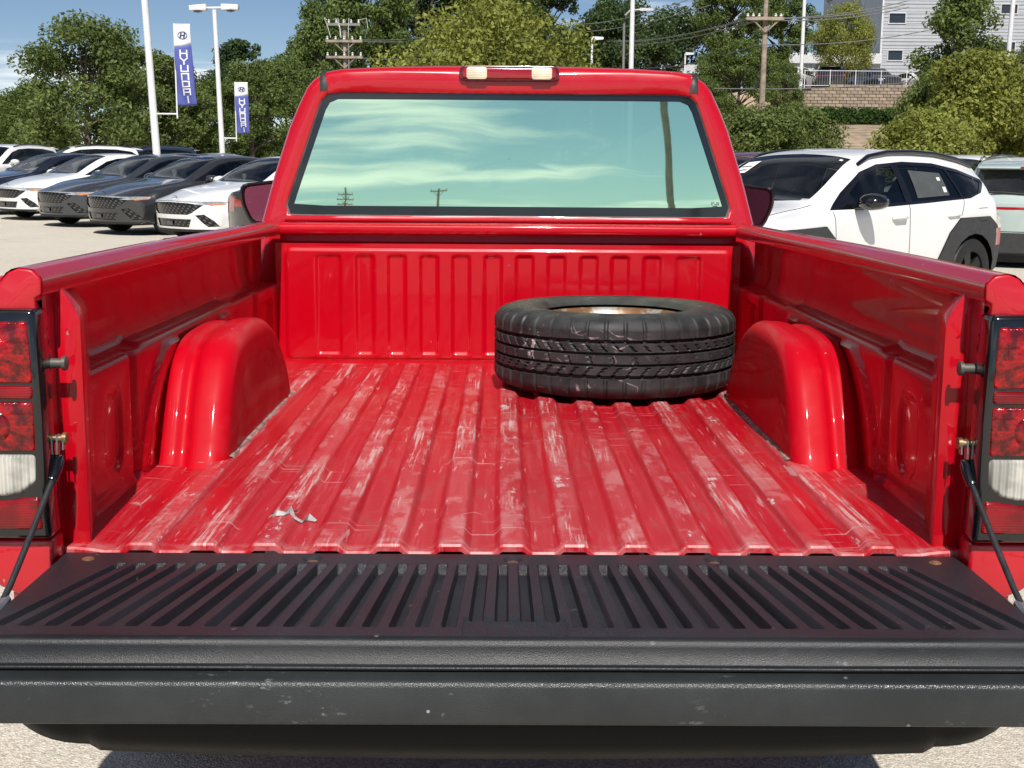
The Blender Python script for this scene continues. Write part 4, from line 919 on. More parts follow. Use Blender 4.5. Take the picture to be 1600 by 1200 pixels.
for nm_, tg_, mt_, cn_, ax_ in [('windshield_sticker', 'windshield', 'paper', [(.60, -.40), (.60, -.56), (.40, -.52), (.40, -.36)], 'z'), ('sticker_print', 'windshield', 'print_grey', [(.56, -.42), (.56, -.54), (.545, -.54), (.545, -.42)], 'z'),
        ('sticker_print', 'windshield', 'print_grey', [(.50, -.40), (.50, -.52), (.485, -.52), (.485, -.40)], 'z'), ('round_sticker', 'windshield', 'paper', [(.34, .50), (.34, .535), (.31, .53), (.31, .495)], 'z'),
        ('window_label', 'side_window', 'print_grey', [(-.45, 1.10), (-.98, 1.12), (-.95, 1.33), (-.44, 1.36)], 'y'), ('window_tag', 'side_window', 'paper', [(-.90, 1.15), (-.95, 1.15), (-.95, 1.20), (-.90, 1.20)], 'y'),
        ('window_tag', 'side_window', 'paper', [(-.86, 1.26), (-.91, 1.26), (-.91, 1.29), (-.86, 1.29)], 'y')]:
    g_ = sticker(CROSS, tg_, mt_, cn_, ax_)
    if g_ is None: print('sticker missed', nm_); continue
    if nm_ in ('sticker_print', 'window_tag'): g_.v = [(x, y + (.003 if ax_ == 'y' else 0), z + (.003 if ax_ == 'z' else 0)) for x, y, z in g_.v]
    CROSS['parts'].append((nm_, mt_, g_.mesh(nm_, 180)))
M['print_grey'] = plain('printed_label_sheet', (.075, .08, .078), .4)
# ---- larger sport utility
U_ = dict(len=4.60, wm_max=.93, wheel_r=.36, axles=(1.38, -1.34), track=.81, glass_z=1.0,
  zt=[(2.30, .85), (2.2, .97), (1.8, 1.03), (1.3, 1.075), (1.1, 1.10), (.7, 1.33), (.35, 1.53), (.1, 1.60), (-.4, 1.64), (-1.0, 1.635), (-1.6, 1.59), (-1.95, 1.52), (-2.03, 1.44), (-2.15, 1.16), (-2.25, 1.03), (-2.30, 1.0)],
  zs=[(2.30, .82), (2.0, .92), (1.0, 1.0), (0, 1.03), (-1.2, 1.08), (-2.0, 1.09), (-2.2, 1.02), (-2.30, .97)],
  zr=[(2.30, .83), (2.0, .94), (1.1, 1.05), (.7, 1.26), (.35, 1.45), (0, 1.54), (-.5, 1.57), (-1.2, 1.56), (-1.8, 1.49), (-2.02, 1.38), (-2.16, 1.10), (-2.30, .985)],
  zb=[(2.30, .26), (1.9, .23), (-1.9, .25), (-2.30, .33)],
  ws=[(2.30, .80), (1.8, .85), (0, .88), (-1.4, .88), (-2.0, .84), (-2.30, .80)],
  wm=[(2.30, .88), (1.9, .92), (0, .92), (-1.5, .93), (-2.30, .87)],
  wt=[(2.30, .68), (1.2, .76), (.7, .71), (.2, .67), (-.5, .655), (-1.5, .64), (-2.0, .65), (-2.30, .70)],
  nose=(.34, .06, .75, .65, .25), tail=(.26, .04, .85, .5, .3))
U_['cuts'] = [
  ('windshield', 'car_glass', 'T', [(1.04, -.66), (1.12, 0), (1.04, .66), (.70, .64), (.28, .60), (.24, 0), (.28, -.60), (.70, -.64)], .004),
  ('rear_window', 'privacy', 'R', [(-.60, 1.46), (.60, 1.46), (.68, 1.13), (-.68, 1.13)], .004),
  ('window_trim', 'black_gloss', 'S', [(.98, 1.03), (.66, 1.21), (.34, 1.39), (.0, 1.485), (-.5, 1.515), (-1.2, 1.50), (-1.70, 1.43), (-1.9, 1.30), (-1.80, 1.13), (-1.2, 1.095), (0, 1.045)], .002),
  ('side_window', 'car_glass', 'S', [(.60, 1.075), (.60, 1.21), (.32, 1.36), (0, 1.452), (-.22, 1.472), (-.26, 1.08)], .008),
  ('side_window', 'privacy', 'S', [(-.34, 1.085), (-.30, 1.475), (-.5, 1.482), (-1.12, 1.47), (-1.20, 1.12)], .008),
  ('quarter_window', 'privacy', 'S', [(-1.27, 1.13), (-1.2, 1.462), (-1.66, 1.40), (-1.84, 1.28), (-1.74, 1.15)], .008),
  ('grille', 'car_grille', 'F', [(-.80, .86), (.80, .86), (.60, .52), (-.60, .52)], .015),
  ('headlight', 'lamp_glass', 'F', [(.62, .86), (.90, .88), (.88, .70), (.66, .70)], .004),
  ('tail_lamp', 'tail_red', 'R', [(-.92, .955), (.92, .955), (.92, .915), (-.92, .915)], .0),
  ('tail_lamp', 'tail_red', 'R', [(.72, .99), (.94, 1.02), (.94, .84), (.80, .86)], .0),
  ('rear_bumper', 'cladding', 'R', [(-.95, .60), (.95, .60), (.95, .25), (-.95, .25)], -.004),
  ('wheel_arch_trim', 'cladding', 'S', archpoly(1.38, .36, .48), -.008), ('wheel_arch_trim', 'cladding', 'S', archpoly(-1.34, .36, .48), -.008),
  ('door_seam', 'seam_dark', 'S', strip((.86, .36), (.92, 1.02), .010), .004), ('door_seam', 'seam_dark', 'S', strip((-.30, .36), (-.28, 1.06), .010), .004),
  ('tailgate_seam', 'seam_dark', 'R', strip((.70, .62), (.80, .84), .010), .003), ('tailgate_seam', 'seam_dark', 'R', strip((-.9, .615), (.9, .615), .012), .003),
  ('hole', '', 'S', circ(1.38, .36, .41), 0), ('hole', '', 'S', circ(-1.34, .36, .41), 0)]
mp = mirror_pod(.62, .90, 1.10, 1.1)
U_['extra'] = common_extra(2.30, .62, .48, .50, 1.04) + seats(.10, -.85, .52) + [('side_mirror', 'paint', m_, 60, 0) for m_ in mp]
U_['extra'] += [('roof_spoiler', 'paint', MB().prism([(-1.80, 1.560), (-2.10, 1.50), (-2.11, 1.475), (-1.86, 1.50)], -.62, .62), 40, .012), ('brake_lamp', 'tail_red', MB().box(-2.125, -2.105, -.06, .06, 1.478, 1.505), 0, .006),
  ('rear_wiper', 'black_matte', MB().tube([(-2.165, -.05, 1.13), (-2.15, .25, 1.15), (-2.145, .45, 1.15)], .014, 6), 60, 0), ('roof_antenna', 'black_gloss', MB().prism([(-1.5, 1.59), (-1.62, 1.665), (-1.68, 1.665), (-1.68, 1.58)], -.02, .02), 0, .006),
  ('exhaust_pipe', 'steel', MB().tube([(-1.6, -.35, .30), (-2.2, -.35, .29)], .035, 12), 60, 0)]
for s in (-1, 1):
    for hx in (-.10, -1.0): U_['extra'].append(('door_handle', 'paint', MB().tube([(hx - .10, s * .905, .93), (hx, s * .935, .935), (hx + .10, s * .905, .93)], .016, 8), 60, 0))
    U_['extra'].append(('roof_rail', 'black_gloss', MB().tube([(.15, s * .64, 1.56), (-.1, s * .645, 1.61), (-.6, s * .64, 1.635), (-1.2, s * .63, 1.625), (-1.7, s * .62, 1.57)], .018, 8), 60, 0))
SUV = car_parts(U_)
WHITE = paint('white_car_paint', (.80, .80, .79), .3); GREY = paint('graphite_car_paint', (.055, .056, .058), .28, .55); BLUEGREY = paint('steel_grey_car_paint', (.060, .066, .078), .28, .5)
BLACKP = paint('midnight_car_paint', (.012, .014, .024), .2); SAGE = paint('sage_green_car_paint', (.42, .50, .47), .3); MAROON = paint('maroon_car_paint', (.14, .008, .018), .25, .2); NAVY = paint('navy_car_paint', (.03, .045, .085), .25, .3)
def car_at(K, name, label, cat, px, D, hd, mat, **k):
    x, y = atx(px, D); return put_car(K, name, label, cat, x, y, R(hd), mat, **k)
RG = 'saloons parked in a slanting row on the left'
HD = -131
car_at(SALOON, 'parked_saloon', 'white saloon with dark emblem, its nose showing behind the truck door mirror', 'car', 440, 22.7, HD, WHITE, group=RG)
car_at(SALOON, 'parked_saloon', 'graphite grey saloon between the white saloon by the mirror and a bluish grey one', 'car', 322, 24.7, HD, GREY, group=RG)
car_at(SALOON, 'parked_saloon', 'bluish grey saloon parked between a graphite saloon and a white one', 'car', 232, 27.0, HD, BLUEGREY, group=RG)
car_at(SALOON, 'parked_saloon', 'white saloon parked between a bluish grey saloon and a black one', 'car', 154, 29.3, HD, WHITE, group=RG)
car_at(SALOON, 'parked_saloon', 'black saloon cut by the left edge of the photo', 'car', 84, 31.5, HD, BLACKP, group=RG)
car_at(SALOON, 'parked_saloon', 'dark grey car whose red tail lamp shows just left of the truck mirror', 'car', 622, 16.8, 50, GREY)
BG = 'cars in the back row on the left'
car_at(SUV, 'parked_suv', 'white sport utility car with broad windshield at the far left edge', 'car', 0, 41, -108, WHITE, group=BG)
car_at(SUV, 'parked_suv', 'white sport utility car behind the black saloon, its roof showing above', 'car', 118, 44, -150, WHITE, group=BG)
car_at(SUV, 'parked_suv', 'dark navy car roof showing beside the nearer banner pole', 'car', 215, 46, -140, NAVY, group=BG)
car_at(SALOON, 'parked_saloon', 'dark car roof showing just right of the nearer banner pole', 'car', 262, 40, -140, BLACKP, group=BG)
car_at(SALOON, 'parked_saloon', 'pale silver car roof in front of the farther banner pole', 'car', 322, 42, -140, paint('silver_car_paint', (.35, .36, .38), .3, .6), group=BG)
car_at(CROSS, 'parked_crossover', 'white crossover with charcoal wheel arches beyond the right bed rail', 'car', 1278, 12.6, -141, WHITE, rimmat='dark_rim')
car_at(SUV, 'parked_suv', 'pale sage green sport utility car seen from behind at the right edge', 'car', 1612, 19.2, 66, SAGE, rimmat='dark_rim', z=-.1, sc=.97)
car_at(SUV, 'parked_suv', 'maroon car roof between the truck cab and the white crossover', 'car', 1148, 22, -134, MAROON, z=-.10)
car_at(SUV, 'parked_suv', 'white car roof peeping between white crossover and sage green car', 'car', 1500, 27, -134, WHITE, z=-.12)
# ------------------------------------------------------------------ hillside, wall, buildings
def leafy(name, dark, light, tr=.35):
    t = NT(name); n = t.n; geo = n.new('ShaderNodeNewGeometry')
    c = t.mix(geo.outputs['Random Per Island'], dark, light)
    c = t.mix(t.step(t.noise(.45, 3), .35, .65, 0, .55), c, tuple(x * .6 for x in dark))
    df = n.new('ShaderNodeBsdfDiffuse'); t.l.new(c, df.inputs[0]); tl = n.new('ShaderNodeBsdfTranslucent')
    hs = n.new('ShaderNodeHueSaturation'); hs.inputs['Value'].default_value = 1.25; t.l.new(c, hs.inputs['Color']); t.l.new(hs.outputs[0], tl.inputs[0])
    gl = n.new('ShaderNodeBsdfGlossy'); gl.inputs['Roughness'].default_value = .55; gl.inputs[0].default_value = (.7, .75, .7, 1)
    m1 = n.new('ShaderNodeMixShader'); m1.inputs[0].default_value = tr; t.l.new(df.outputs[0], m1.inputs[1]); t.l.new(tl.outputs[0], m1.inputs[2])
    m2 = n.new('ShaderNodeMixShader'); m2.inputs[0].default_value = .015; t.l.new(m1.outputs[0], m2.inputs[1]); t.l.new(gl.outputs[0], m2.inputs[2])
    t.l.new(m2.outputs[0], t.out.inputs[0]); n.remove(t.b); return t.m
LF = dict(mid=leafy('mid_green_leaves', (.080, .122, .033), (.215, .275, .074)), dark=leafy('dark_green_leaves', (.040, .072, .026), (.122, .174, .055)),
          lime=leafy('yellow_green_leaves', (.160, .188, .036), (.400, .415, .095)), olive=leafy('olive_leaves', (.086, .126, .036), (.232, .285, .082)), pine=leafy('pine_needles', (.036, .070, .028), (.100, .150, .056)),
          hedge=leafy('hedge_leaves', (.032, .072, .017), (.110, .190, .038)))
M['bark'] = plain('bark', (.10, .080, .062), .9, 0, 0, .35, 6, .6, 30)
M['mulch'] = plain('mulch_bank', (.31, .235, .16), .95, 0, 0, .4, 1.6, 1.0, 6)
def leaf_cloud(centers, radii, counts, size, seed, flat=.7, spread=.75):
    rg = np.random.default_rng(seed); Vs = []
    for c, r, n in zip(centers, radii, counts):
        d = rg.normal(size=(n, 3)); d /= np.linalg.norm(d, axis=1)[:, None]
        rad = r * rg.random(n) ** .42
        p = np.array(c) + d * rad[:, None] * np.array([1, 1, flat])
        nrm = d * .7 + rg.normal(size=(n, 3)) * spread + np.array([0, 0, .35]); nrm /= np.linalg.norm(nrm, axis=1)[:, None]
        a = np.cross(nrm, rg.normal(size=(n, 3))); a /= np.linalg.norm(a, axis=1)[:, None]; b = np.cross(nrm, a)
        s = size * (.6 + .8 * rg.random(n))[:, None]
        Vs.append(np.stack([p - a * s, p - b * s * .5 + a * s * .1, p + a * s, p + b * s * .5 + a * s * .1], 1))
    V = np.concatenate(Vs).reshape(-1, 3); nf = len(V) // 4
    me = bpy.data.meshes.new('crown'); me.vertices.add(len(V)); me.vertices.foreach_set('co', V.ravel().astype(np.float32))
    me.loops.add(nf * 4); me.loops.foreach_set('vertex_index', np.arange(nf * 4, dtype=np.int32)); me.polygons.add(nf)
    me.polygons.foreach_set('loop_start', np.arange(0, nf * 4, 4, dtype=np.int32)); me.update(); me.validate(); return me
def make_tree(seed, h, w, trunk, nclump, leaves, size, shape='round', clump=.16):
    """one tree of unit design: crown mesh + trunk mesh, base at the origin"""
    rg = np.random.default_rng(seed); cs = []; z0 = trunk; H = h - trunk
    for i in range(nclump):
        t = rg.random() ** .8
        if shape == 'round': rr = math.sqrt(max(.02, 1 - (2 * t - .85) ** 2 / 1.35))
        elif shape == 'cone': rr = (1 - t) ** .75 * .95 + .1
        elif shape == 'bush': rr = math.sqrt(max(.02, 1 - t * t)) 
        else: rr = .55 + .45 * math.sin(t * 3.0)
        a = rg.random() * 2 * math.pi; q = rr * (.35 + .65 * rg.random() ** .5) * (.78 + .35 * math.sin(a * 2 + seed) * .5 + .22 * rg.random())
        cs.append((q * w / 2 * math.cos(a), q * w / 2 * math.sin(a), z0 + H * (t * .93 + .02)))
    rad = [clump * w * (.55 + .75 * rg.random()) for _ in cs]; tot = sum(r * r for r in rad)
    cnt = [max(20, int(leaves * r * r / tot)) for r in rad]
    crown = leaf_cloud(cs, rad, cnt, size, seed + 5, .72)
    tk = MB(); r0 = .022 * h + .03; top = (rg.normal() * .1, rg.normal() * .1, z0 + H * .75)
    pts = [(0, 0, -.3), (0, 0, 0), (top[0] * .3, top[1] * .3, trunk + H * .1), (top[0] * .7, top[1] * .7, trunk + H * .45), top]
    tk.tube(pts, [r0 * 1.3, r0, r0 * .75, r0 * .45, r0 * .12], 8)
    for i in rg.permutation(len(cs))[:26]:
        c = cs[i]; zb = max(trunk * .7, min(c[2] - .2 * H, z0 + H * .5)); k = zb / h
        s0 = (top[0] * k, top[1] * k, zb); m = ((s0[0] + c[0]) / 2, (s0[1] + c[1]) / 2, (s0[2] * .45 + c[2] * .55))
        tk.tube([s0, m, c], [r0 * .34, r0 * .2, r0 * .06], 5, False)
    return crown, tk.mesh('trunk', 60)
TREES = dict(
  oak=make_tree(11, 9.0, 8.6, 1.2, 95, 26000, .115, 'round', .125), oak2=make_tree(23, 9.0, 8.0, 1.0, 110, 28000, .11, 'round', .11), tall=make_tree(31, 14.0, 8.0, 2.0, 120, 26000, .15, 'tall', .13),
  tall2=make_tree(47, 14.0, 7.5, 2.5, 100, 22000, .15, 'tall', .12), orn=make_tree(53, 6.6, 7.6, 1.0, 120, 30000, .085, 'round', .12), pine=make_tree(61, 10.0, 5.2, 3.0, 60, 16000, .11, 'tall', .13),
  bush=make_tree(71, 4.6, 6.4, .25, 120, 30000, .085, 'bush', .11), bush2=make_tree(83, 2.6, 4.6, .15, 70, 16000, .07, 'bush', .13), sparse=make_tree(97, 8.0, 5.6, 1.2, 60, 13000, .10, 'cone', .13))
HT = dict(oak=9.0, oak2=9.0, tall=14, tall2=14, orn=6.6, pine=10, bush=4.6, bush2=2.6, sparse=8.0)
def terr(x, y):            # ground height of the bank on the right
    D = y - CAM[1]; u = (x - CAM[0]) / max(D, 1)
    side = float(sst(.02, .20, u)); h = 1.35 * float(sst(36, 50, D)) + 1.7 * float(sst(50, 70, D)) + 0.85 * float(sst(70, 79, D)) + 1.6 * float(sst(79.95, 80.3, D)) + 3.0 * float(sst(95, 160, D))
    return side * h - .03
def tree(name, label, cat, kind, leaf, px, D, top, rot=0, wide=1.0, group=None, base=None):
    x, y = atx(px, D); b = terr(x, y) if base is None else base
    ztop = at(px, top, D)[2]; s = (ztop - b) / HT[kind]
    o = thing(name, label, cat, (x, y, b), rot, group); o.scale = (s * wide, s * wide, s)
    ob('crown', TREES[kind][0], LF[leaf], o); ob('trunk', TREES[kind][1], M['bark'], o); return o
NX, NY = 60, 70
P = [[(x, y, terr(x, y)) for x in np.linspace(-2, 90, NX)] for y in sorted(list(np.linspace(30, 170, NY)) + [77.4, 77.7, 77.75, 77.9, 78.1, 78.3])]
ob('hillside', MB().grid(P).mesh('hillside', 180), M['mulch'], kind='structure', label='brown mulched bank rising on the right')
gr = leafy('lot_edge_grass', (.05, .075, .02), (.12, .15, .05))
# --- trees, left to right
TG = 'trees behind the parked cars on the left'
tree('broad_tree', 'bushy green tree at the far left edge, lower than its neighbour', 'tree', 'oak2', 'mid', 8, 66, 145, 1.0, 1.25, TG)
tree('broad_tree', 'large bushy olive green tree left of the nearer banner pole', 'tree', 'oak', 'olive', 138, 56, 30, .4, 1.05, TG)
tree('broad_tree', 'green tree directly behind the nearer banner pole', 'tree', 'oak2', 'olive', 232, 60, 72, 2.2, 1.0, TG)
tree('broad_tree', 'low tree filling the gap under the nearer banner', 'tree', 'oak', 'mid', 292, 62, 138, 3.3, 1.1, TG)
tree('pine_tree', 'dark rounded pine standing above the trees between the two banners', 'tree', 'pine', 'pine', 375, 84, 60, 0, 1.1, TG)
tree('broad_tree', 'green tree behind the farther banner', 'tree', 'oak2', 'mid', 395, 64, 95, 4.1, 1.0, TG)
tree('broad_tree', 'small pale tree peeping between pine and the truck cab roof', 'tree', 'oak', 'mid', 448, 72, 92, 5.1, .9, TG)
tree('broad_tree', 'shady tree low behind the farther banner pole', 'tree', 'oak', 'dark', 335, 70, 120, .9, 1.1, TG)
tree('broad_tree', 'low green tree behind the two white sport utility cars', 'tree', 'oak', 'mid', 62, 62, 128, 2.9, 1.1, TG)
MG = 'tall trees behind the truck cab'
tree('tall_tree', 'slender tall tree beside the many armed utility pole', 'tree', 'sparse', 'mid', 498, 78, -5, .5, .75, MG)
tree('tall_tree', 'tall tree with bright leaves rising above the many armed utility pole', 'tree', 'tall', 'mid', 560, 86, -75, 1.7, .85, MG)
tree('tall_tree', 'tall dark tree left of the cab brake lamp', 'tree', 'tall2', 'dark', 655, 90, -95, 3.2, 1.0, MG)
tree('tall_tree', 'tall dark tree straight above the cab brake lamp', 'tree', 'tall', 'dark', 760, 92, -90, 4.4, .95, MG)
tree('tall_tree', 'tall dark tree left of the patch of open sky', 'tree', 'tall2', 'dark', 838, 95, -50, .2, .75, MG)
tree('tall_tree', 'dark low tree behind the many armed utility pole', 'tree', 'oak', 'dark', 510, 82, 60, 2.0, 1.0, MG)
tree('ornamental_tree', 'rounded yellow green tree standing just behind the cab roof', 'tree', 'orn', 'lime', 775, 47, 5, .8, .98)
FG = 'trees on the slope behind the right hand poles'
tree('broad_tree', 'dark tree behind the tall white lamp post, right of the sky gap', 'tree', 'oak2', 'dark', 960, 112, -8, .3, .9, FG, 1.0)
tree('broad_tree', 'dark green tree on the slope between lamp post and utility pole', 'tree', 'oak', 'dark', 1050, 118, 18, 1.3, 1.1, FG, 1.0)
tree('broad_tree', 'tall green tree just left of the right utility pole', 'tree', 'tall', 'mid', 1135, 84, -60, 2.4, .95, FG)
tree('broad_tree', 'green tree just right of the right utility pole', 'tree', 'tall2', 'mid', 1215, 96, -70, 3.9, .85, FG)
tree('broad_tree', 'leafy low tree at the foot of the right utility pole', 'tree', 'oak2', 'mid', 1150, 64, 62, 5.0, 1.05, FG)
tree('broad_tree', 'green tree left of the block wall reaching up to the railing', 'tree', 'oak', 'mid', 1222, 70, 98, 2.2, .8, FG)
tree('broad_tree', 'small green tree by the right shoulder of the cab', 'tree', 'oak2', 'mid', 1095, 60, 118, 1.2, .9, FG)
tree('broad_tree', 'dark tree behind the weeping yellow tree', 'tree', 'tall', 'dark', 1335, 125, -70, 1.1, .9, FG)
tree('broad_tree', 'dark wide tree far back behind the cobra head lamp', 'tree', 'oak', 'dark', 900, 125, 45, 2.7, 1.2, FG, 1.0)
tree('weeping_tree', 'yellow green weeping tree left of the grey building', 'tree', 'orn', 'lime', 1308, 92, 8, 2.0, .72)
tree('small_tree', 'loose green tree in front of the grey building', 'tree', 'sparse', 'mid', 1490, 58, -40, 1.2, 1.0)
tree('small_tree', 'dark green tree cut by the right edge of the photo', 'tree', 'oak2', 'mid', 1622, 60, 45, 1.9, .7)
SG = 'bushes along the bank on the right'
tree('bush', 'big sunlit yellow green bush at the right edge behind the sage car', 'bush', 'bush', 'lime', 1530, 41, 88, .0, .92, SG)
tree('bush', 'broad green bush between the hedge and the big sunlit bush', 'bush', 'bush', 'olive', 1450, 45, 118, 1.7, .75, SG)
tree('bush', 'sunlit bush running off the right edge of the photo', 'bush', 'bush', 'lime', 1640, 44, 80, 3.0, .9, SG)
tree('bush', 'low bush by the cab below the right utility pole', 'bush', 'bush2', 'olive', 1185, 43, 176, .4, 1.1, SG)
tree('bush', 'low bush left of the dark clipped hedge', 'bush', 'bush2', 'olive', 1248, 46, 172, 2.5, 1.0, SG)
tree('bush', 'low bush behind the white crossover under the big bushes', 'bush', 'bush2', 'lime', 1440, 38, 186, 4.0, 1.0, SG)
# clipped hedge on the bank
x0, y0 = atx(1262, 72); x1, y1 = atx(1412, 72); rg = np.random.default_rng(5); cs = []
for i in range(170):
    t = rg.random(); x, y = x0 + (x1 - x0) * t, y0 + rg.random() * 1.6; cs.append((x, y, terr(x, y) + -.05 + .62 * rg.random()))
hd = thing('hedge', 'dark clipped hedge on the bank below the block wall', 'hedge')
ob('foliage', leaf_cloud(cs, [.42] * 170, [230] * 170, .08, 9, .9), LF['hedge'], hd)
# --- retaining wall of blocks with a railing
wx0, wy0 = atx(1222, 79.5); wx1, wy1 = atx(1432, 79.5); ztop = at(1320, 137, 79.5)[2]; zbot = at(1320, 171, 79.5)[2] - .25
wall = thing('retaining_wall', 'tan block retaining wall below the white railing', 'wall', (wx0, wy0, zbot))
BH, BW = .19, .44; nrow = int((ztop - zbot) / BH) + 1; ncol = int((wx1 - wx0) / BW)
blocks = []
for k in range(4): blocks.append(MB().box(.008, BW - .008, -.30, .03 * k / 3 - .02, .006, BH - .006).mesh('block', 0, .02, 1))
bm_ = [plain('tan_block_%d' % k, c, .9, 0, 0, .25, 5, .5, 40) for k, c in enumerate([(.27, .215, .155), (.23, .185, .14), (.31, .25, .19)])]
for me in blocks: me.materials.append(bm_[0])
shown = 0
for r in range(nrow):
    lean = float(sst(0, .35, 0)) 
    for c in range(ncol):
        if c * BW < (nrow - 1 - r) * 0 + (r > nrow - 3) * (nrow - r < 3) * 1.2 * (r - (nrow - 3)): continue
        ob('block', blocks[(c * 7 + r * 3) % 4], bm_[(c * 5 + r * 11 + c // 3) % 3], wall, (c * BW + (r % 2) * BW / 2, -.02 * (nrow - r) * -.6, r * BH)); shown += 1
wall.rotation_euler.z = R(0)
ob('backing', MB().box(.0, wx1 - wx0, .05, .3, 0, ztop - zbot - .05).mesh('backing', 0), M['black_matte'], wall)
wall.rotation_euler.x = 0
for o in wall.children: o.location.y *= 1
M['pole_grey'] = plain('grey_galvanised_pole', (.28, .27, .25), .5, .5)
M['rail_white'] = plain('white_rail_paint', (.60, .61, .62), .5)
rl = thing('railing', 'white metal railing on top of the block wall', 'railing', (wx0 + 1.2, wy0 + .15, ztop))
RL = wx1 - wx0 - 1.2
ob('top_rail', MB().tube([(0, 0, 1.0), (RL, 0, 1.0)], .024, 6).mesh('top_rail'), M['rail_white'], rl); ob('bottom_rail', MB().tube([(0, 0, .12), (RL, 0, .12)], .025, 6).mesh('bottom_rail'), M['rail_white'], rl)
pm = MB().box(-.025, .025, -.025, .025, 0, 1.06).mesh('post', 0); bmh = MB().box(-.009, .009, -.009, .009, .12, 1.0).mesh('baluster', 0)
for k in range(int(RL / 1.55) + 1): ob('post', pm, M['rail_white'], rl, (k * 1.55, 0, 0))
for k in range(int(RL / .155)): 
    if (k * .155) % 1.55 > .05: ob('baluster', bmh, M['pole_grey'], rl, (k * .155, 0, 0))
# --- cars on the upper lot
zu = ztop - .02
def up_car(K, name, label, px, D, hd, mat):
    x, y = atx(px, D); put_car(K, name, label, 'car', x, y, R(hd), mat, z=zu, group='cars on the upper lot behind the railing')
up_car(SUV, 'parked_suv', 'white high roofed car at the left end of the railing', 1240, 86, 60, WHITE)
up_car(SUV, 'parked_suv', 'black sport utility car seen from behind through the railing', 1288, 85, 80, BLACKP)
up_car(SUV, 'parked_suv', 'dark blue grey sport utility car facing out behind the railing', 1360, 86, -75, NAVY)
up_car(SALOON, 'parked_saloon', 'white car half hidden by the bush at the right end of the railing', 1425, 86, -70, WHITE)
# --- grey clad building
def siding(name, c, var):
    t = NT(name); t.set(color=t.mix(t.step(t.noise(.8, 6, .6), .3, .7), tuple(x * (1 - var) for x in c), c), rough=.55, spec=.4); return t.m
M['siding'] = siding('grey_siding', (.40, .425, .45), .12); M['pale_siding'] = siding('pale_blue_siding', (.52, .60, .68), .1)
bx0, by0 = atx(1367, 108); zb0 = at(1367, 120, 108)[2] - 1.5
gb = thing('grey_building', 'grey building clad in horizontal boards at the upper right', 'building', (bx0, by0, zb0))
BHt, BWd = 17.0, 24.0
def clad(x0, x1, z0, z1, step=.27):
    mb = MB(); z = z0
    while z < z1 - 1e-6:
        zt = min(z + step, z1); mb.add([(x0, -.035, z), (x1, -.035, z), (x1, 0, zt), (x0, 0, zt), (x0, 0, z), (x1, 0, z)], [(0, 1, 2, 3), (0, 4, 5, 1)]); z = zt
    return mb
wins = []
for (px0, px1, py0, py1) in [(1389, 1415, 21, 36), (1387, 1410, 79, 94), (1564, 1590, 7, 21), (1562, 1586, 66, 84), (1476, 1502, 14, 28), (1474, 1500, 72, 88)]:
    a = at(px0, py1, 108); b = at(px1, py0, 108); wins.append((a[0] - bx0, b[0] - bx0, a[2] - zb0, b[2] - zb0))
zc = sorted(set([0, BHt] + [round(w[i], 2) for w in wins for i in (2, 3)])); xc = sorted(set([0, BWd] + [round(w[i], 2) for w in wins for i in (0, 1)]))
cm = MB(); z = 0.0; step = .27
edges = sorted(set(zc + list(np.round(np.arange(0, BHt, step), 3))))
for za, zb_ in zip(edges[:-1], edges[1:]):
    if zb_ - za < .01: continue
    cuts_ = sorted([(w[0], w[1]) for w in wins if w[2] - .02 <= za and zb_ <= w[3] + .02]); x = 0.0
    for (a, b) in cuts_ + [(BWd, BWd)]:
        if a - x > .02: o_ = clad(x, a, za, zb_, zb_ - za); cm.add(o_.v, o_.f)
        x = max(x, b)
ob('wall', cm.mesh('wall', 0, weld=0), M['siding'], gb)
ob('side_wall', MB().box(-.02, .1, .0, 20, 0, BHt).mesh('side_wall', 0), M['siding'], gb)
ob('corner_trim', MB().box(-.08, .06, -.07, -.036, 0, BHt).mesh('corner_trim', 0), M['rail_white'], gb)
ob('parapet', MB().box(-.1, BWd, -.12, .3, BHt - .3, BHt + .1).mesh('parapet', 0), M['rail_white'], gb)
ob('roof', MB().box(0, BWd, .1, 20, BHt - .5, BHt - .4).mesh('roof', 0), M['siding'], gb)
M['win_dark'] = plain('dark_window_glass', (.02, .025, .032), .08, 0, .6)
for (a, b, c, d) in wins:
    w = ob('window', MB().box(a, b, .06, .10, c, d).mesh('window', 0), M['win_dark'], gb)
    fr = MB().box(a - .06, b + .06, -.06, .07, d, d + .06); ob('frame_head', fr.mesh('frame_head', 0), M['rail_white'], w)
    ob('sill', MB().box(a - .08, b + .08, -.08, .07, c - .07, c).mesh('sill', 0), M['rail_white'], w)
    ob('jamb', MB().box(a - .06, a, -.055, .07, c, d).mesh('jamb', 0), M['rail_white'], w); ob('jamb', MB().box(b, b + .06, -.055, .07, c, d).mesh('jamb', 0), M['rail_white'], w)
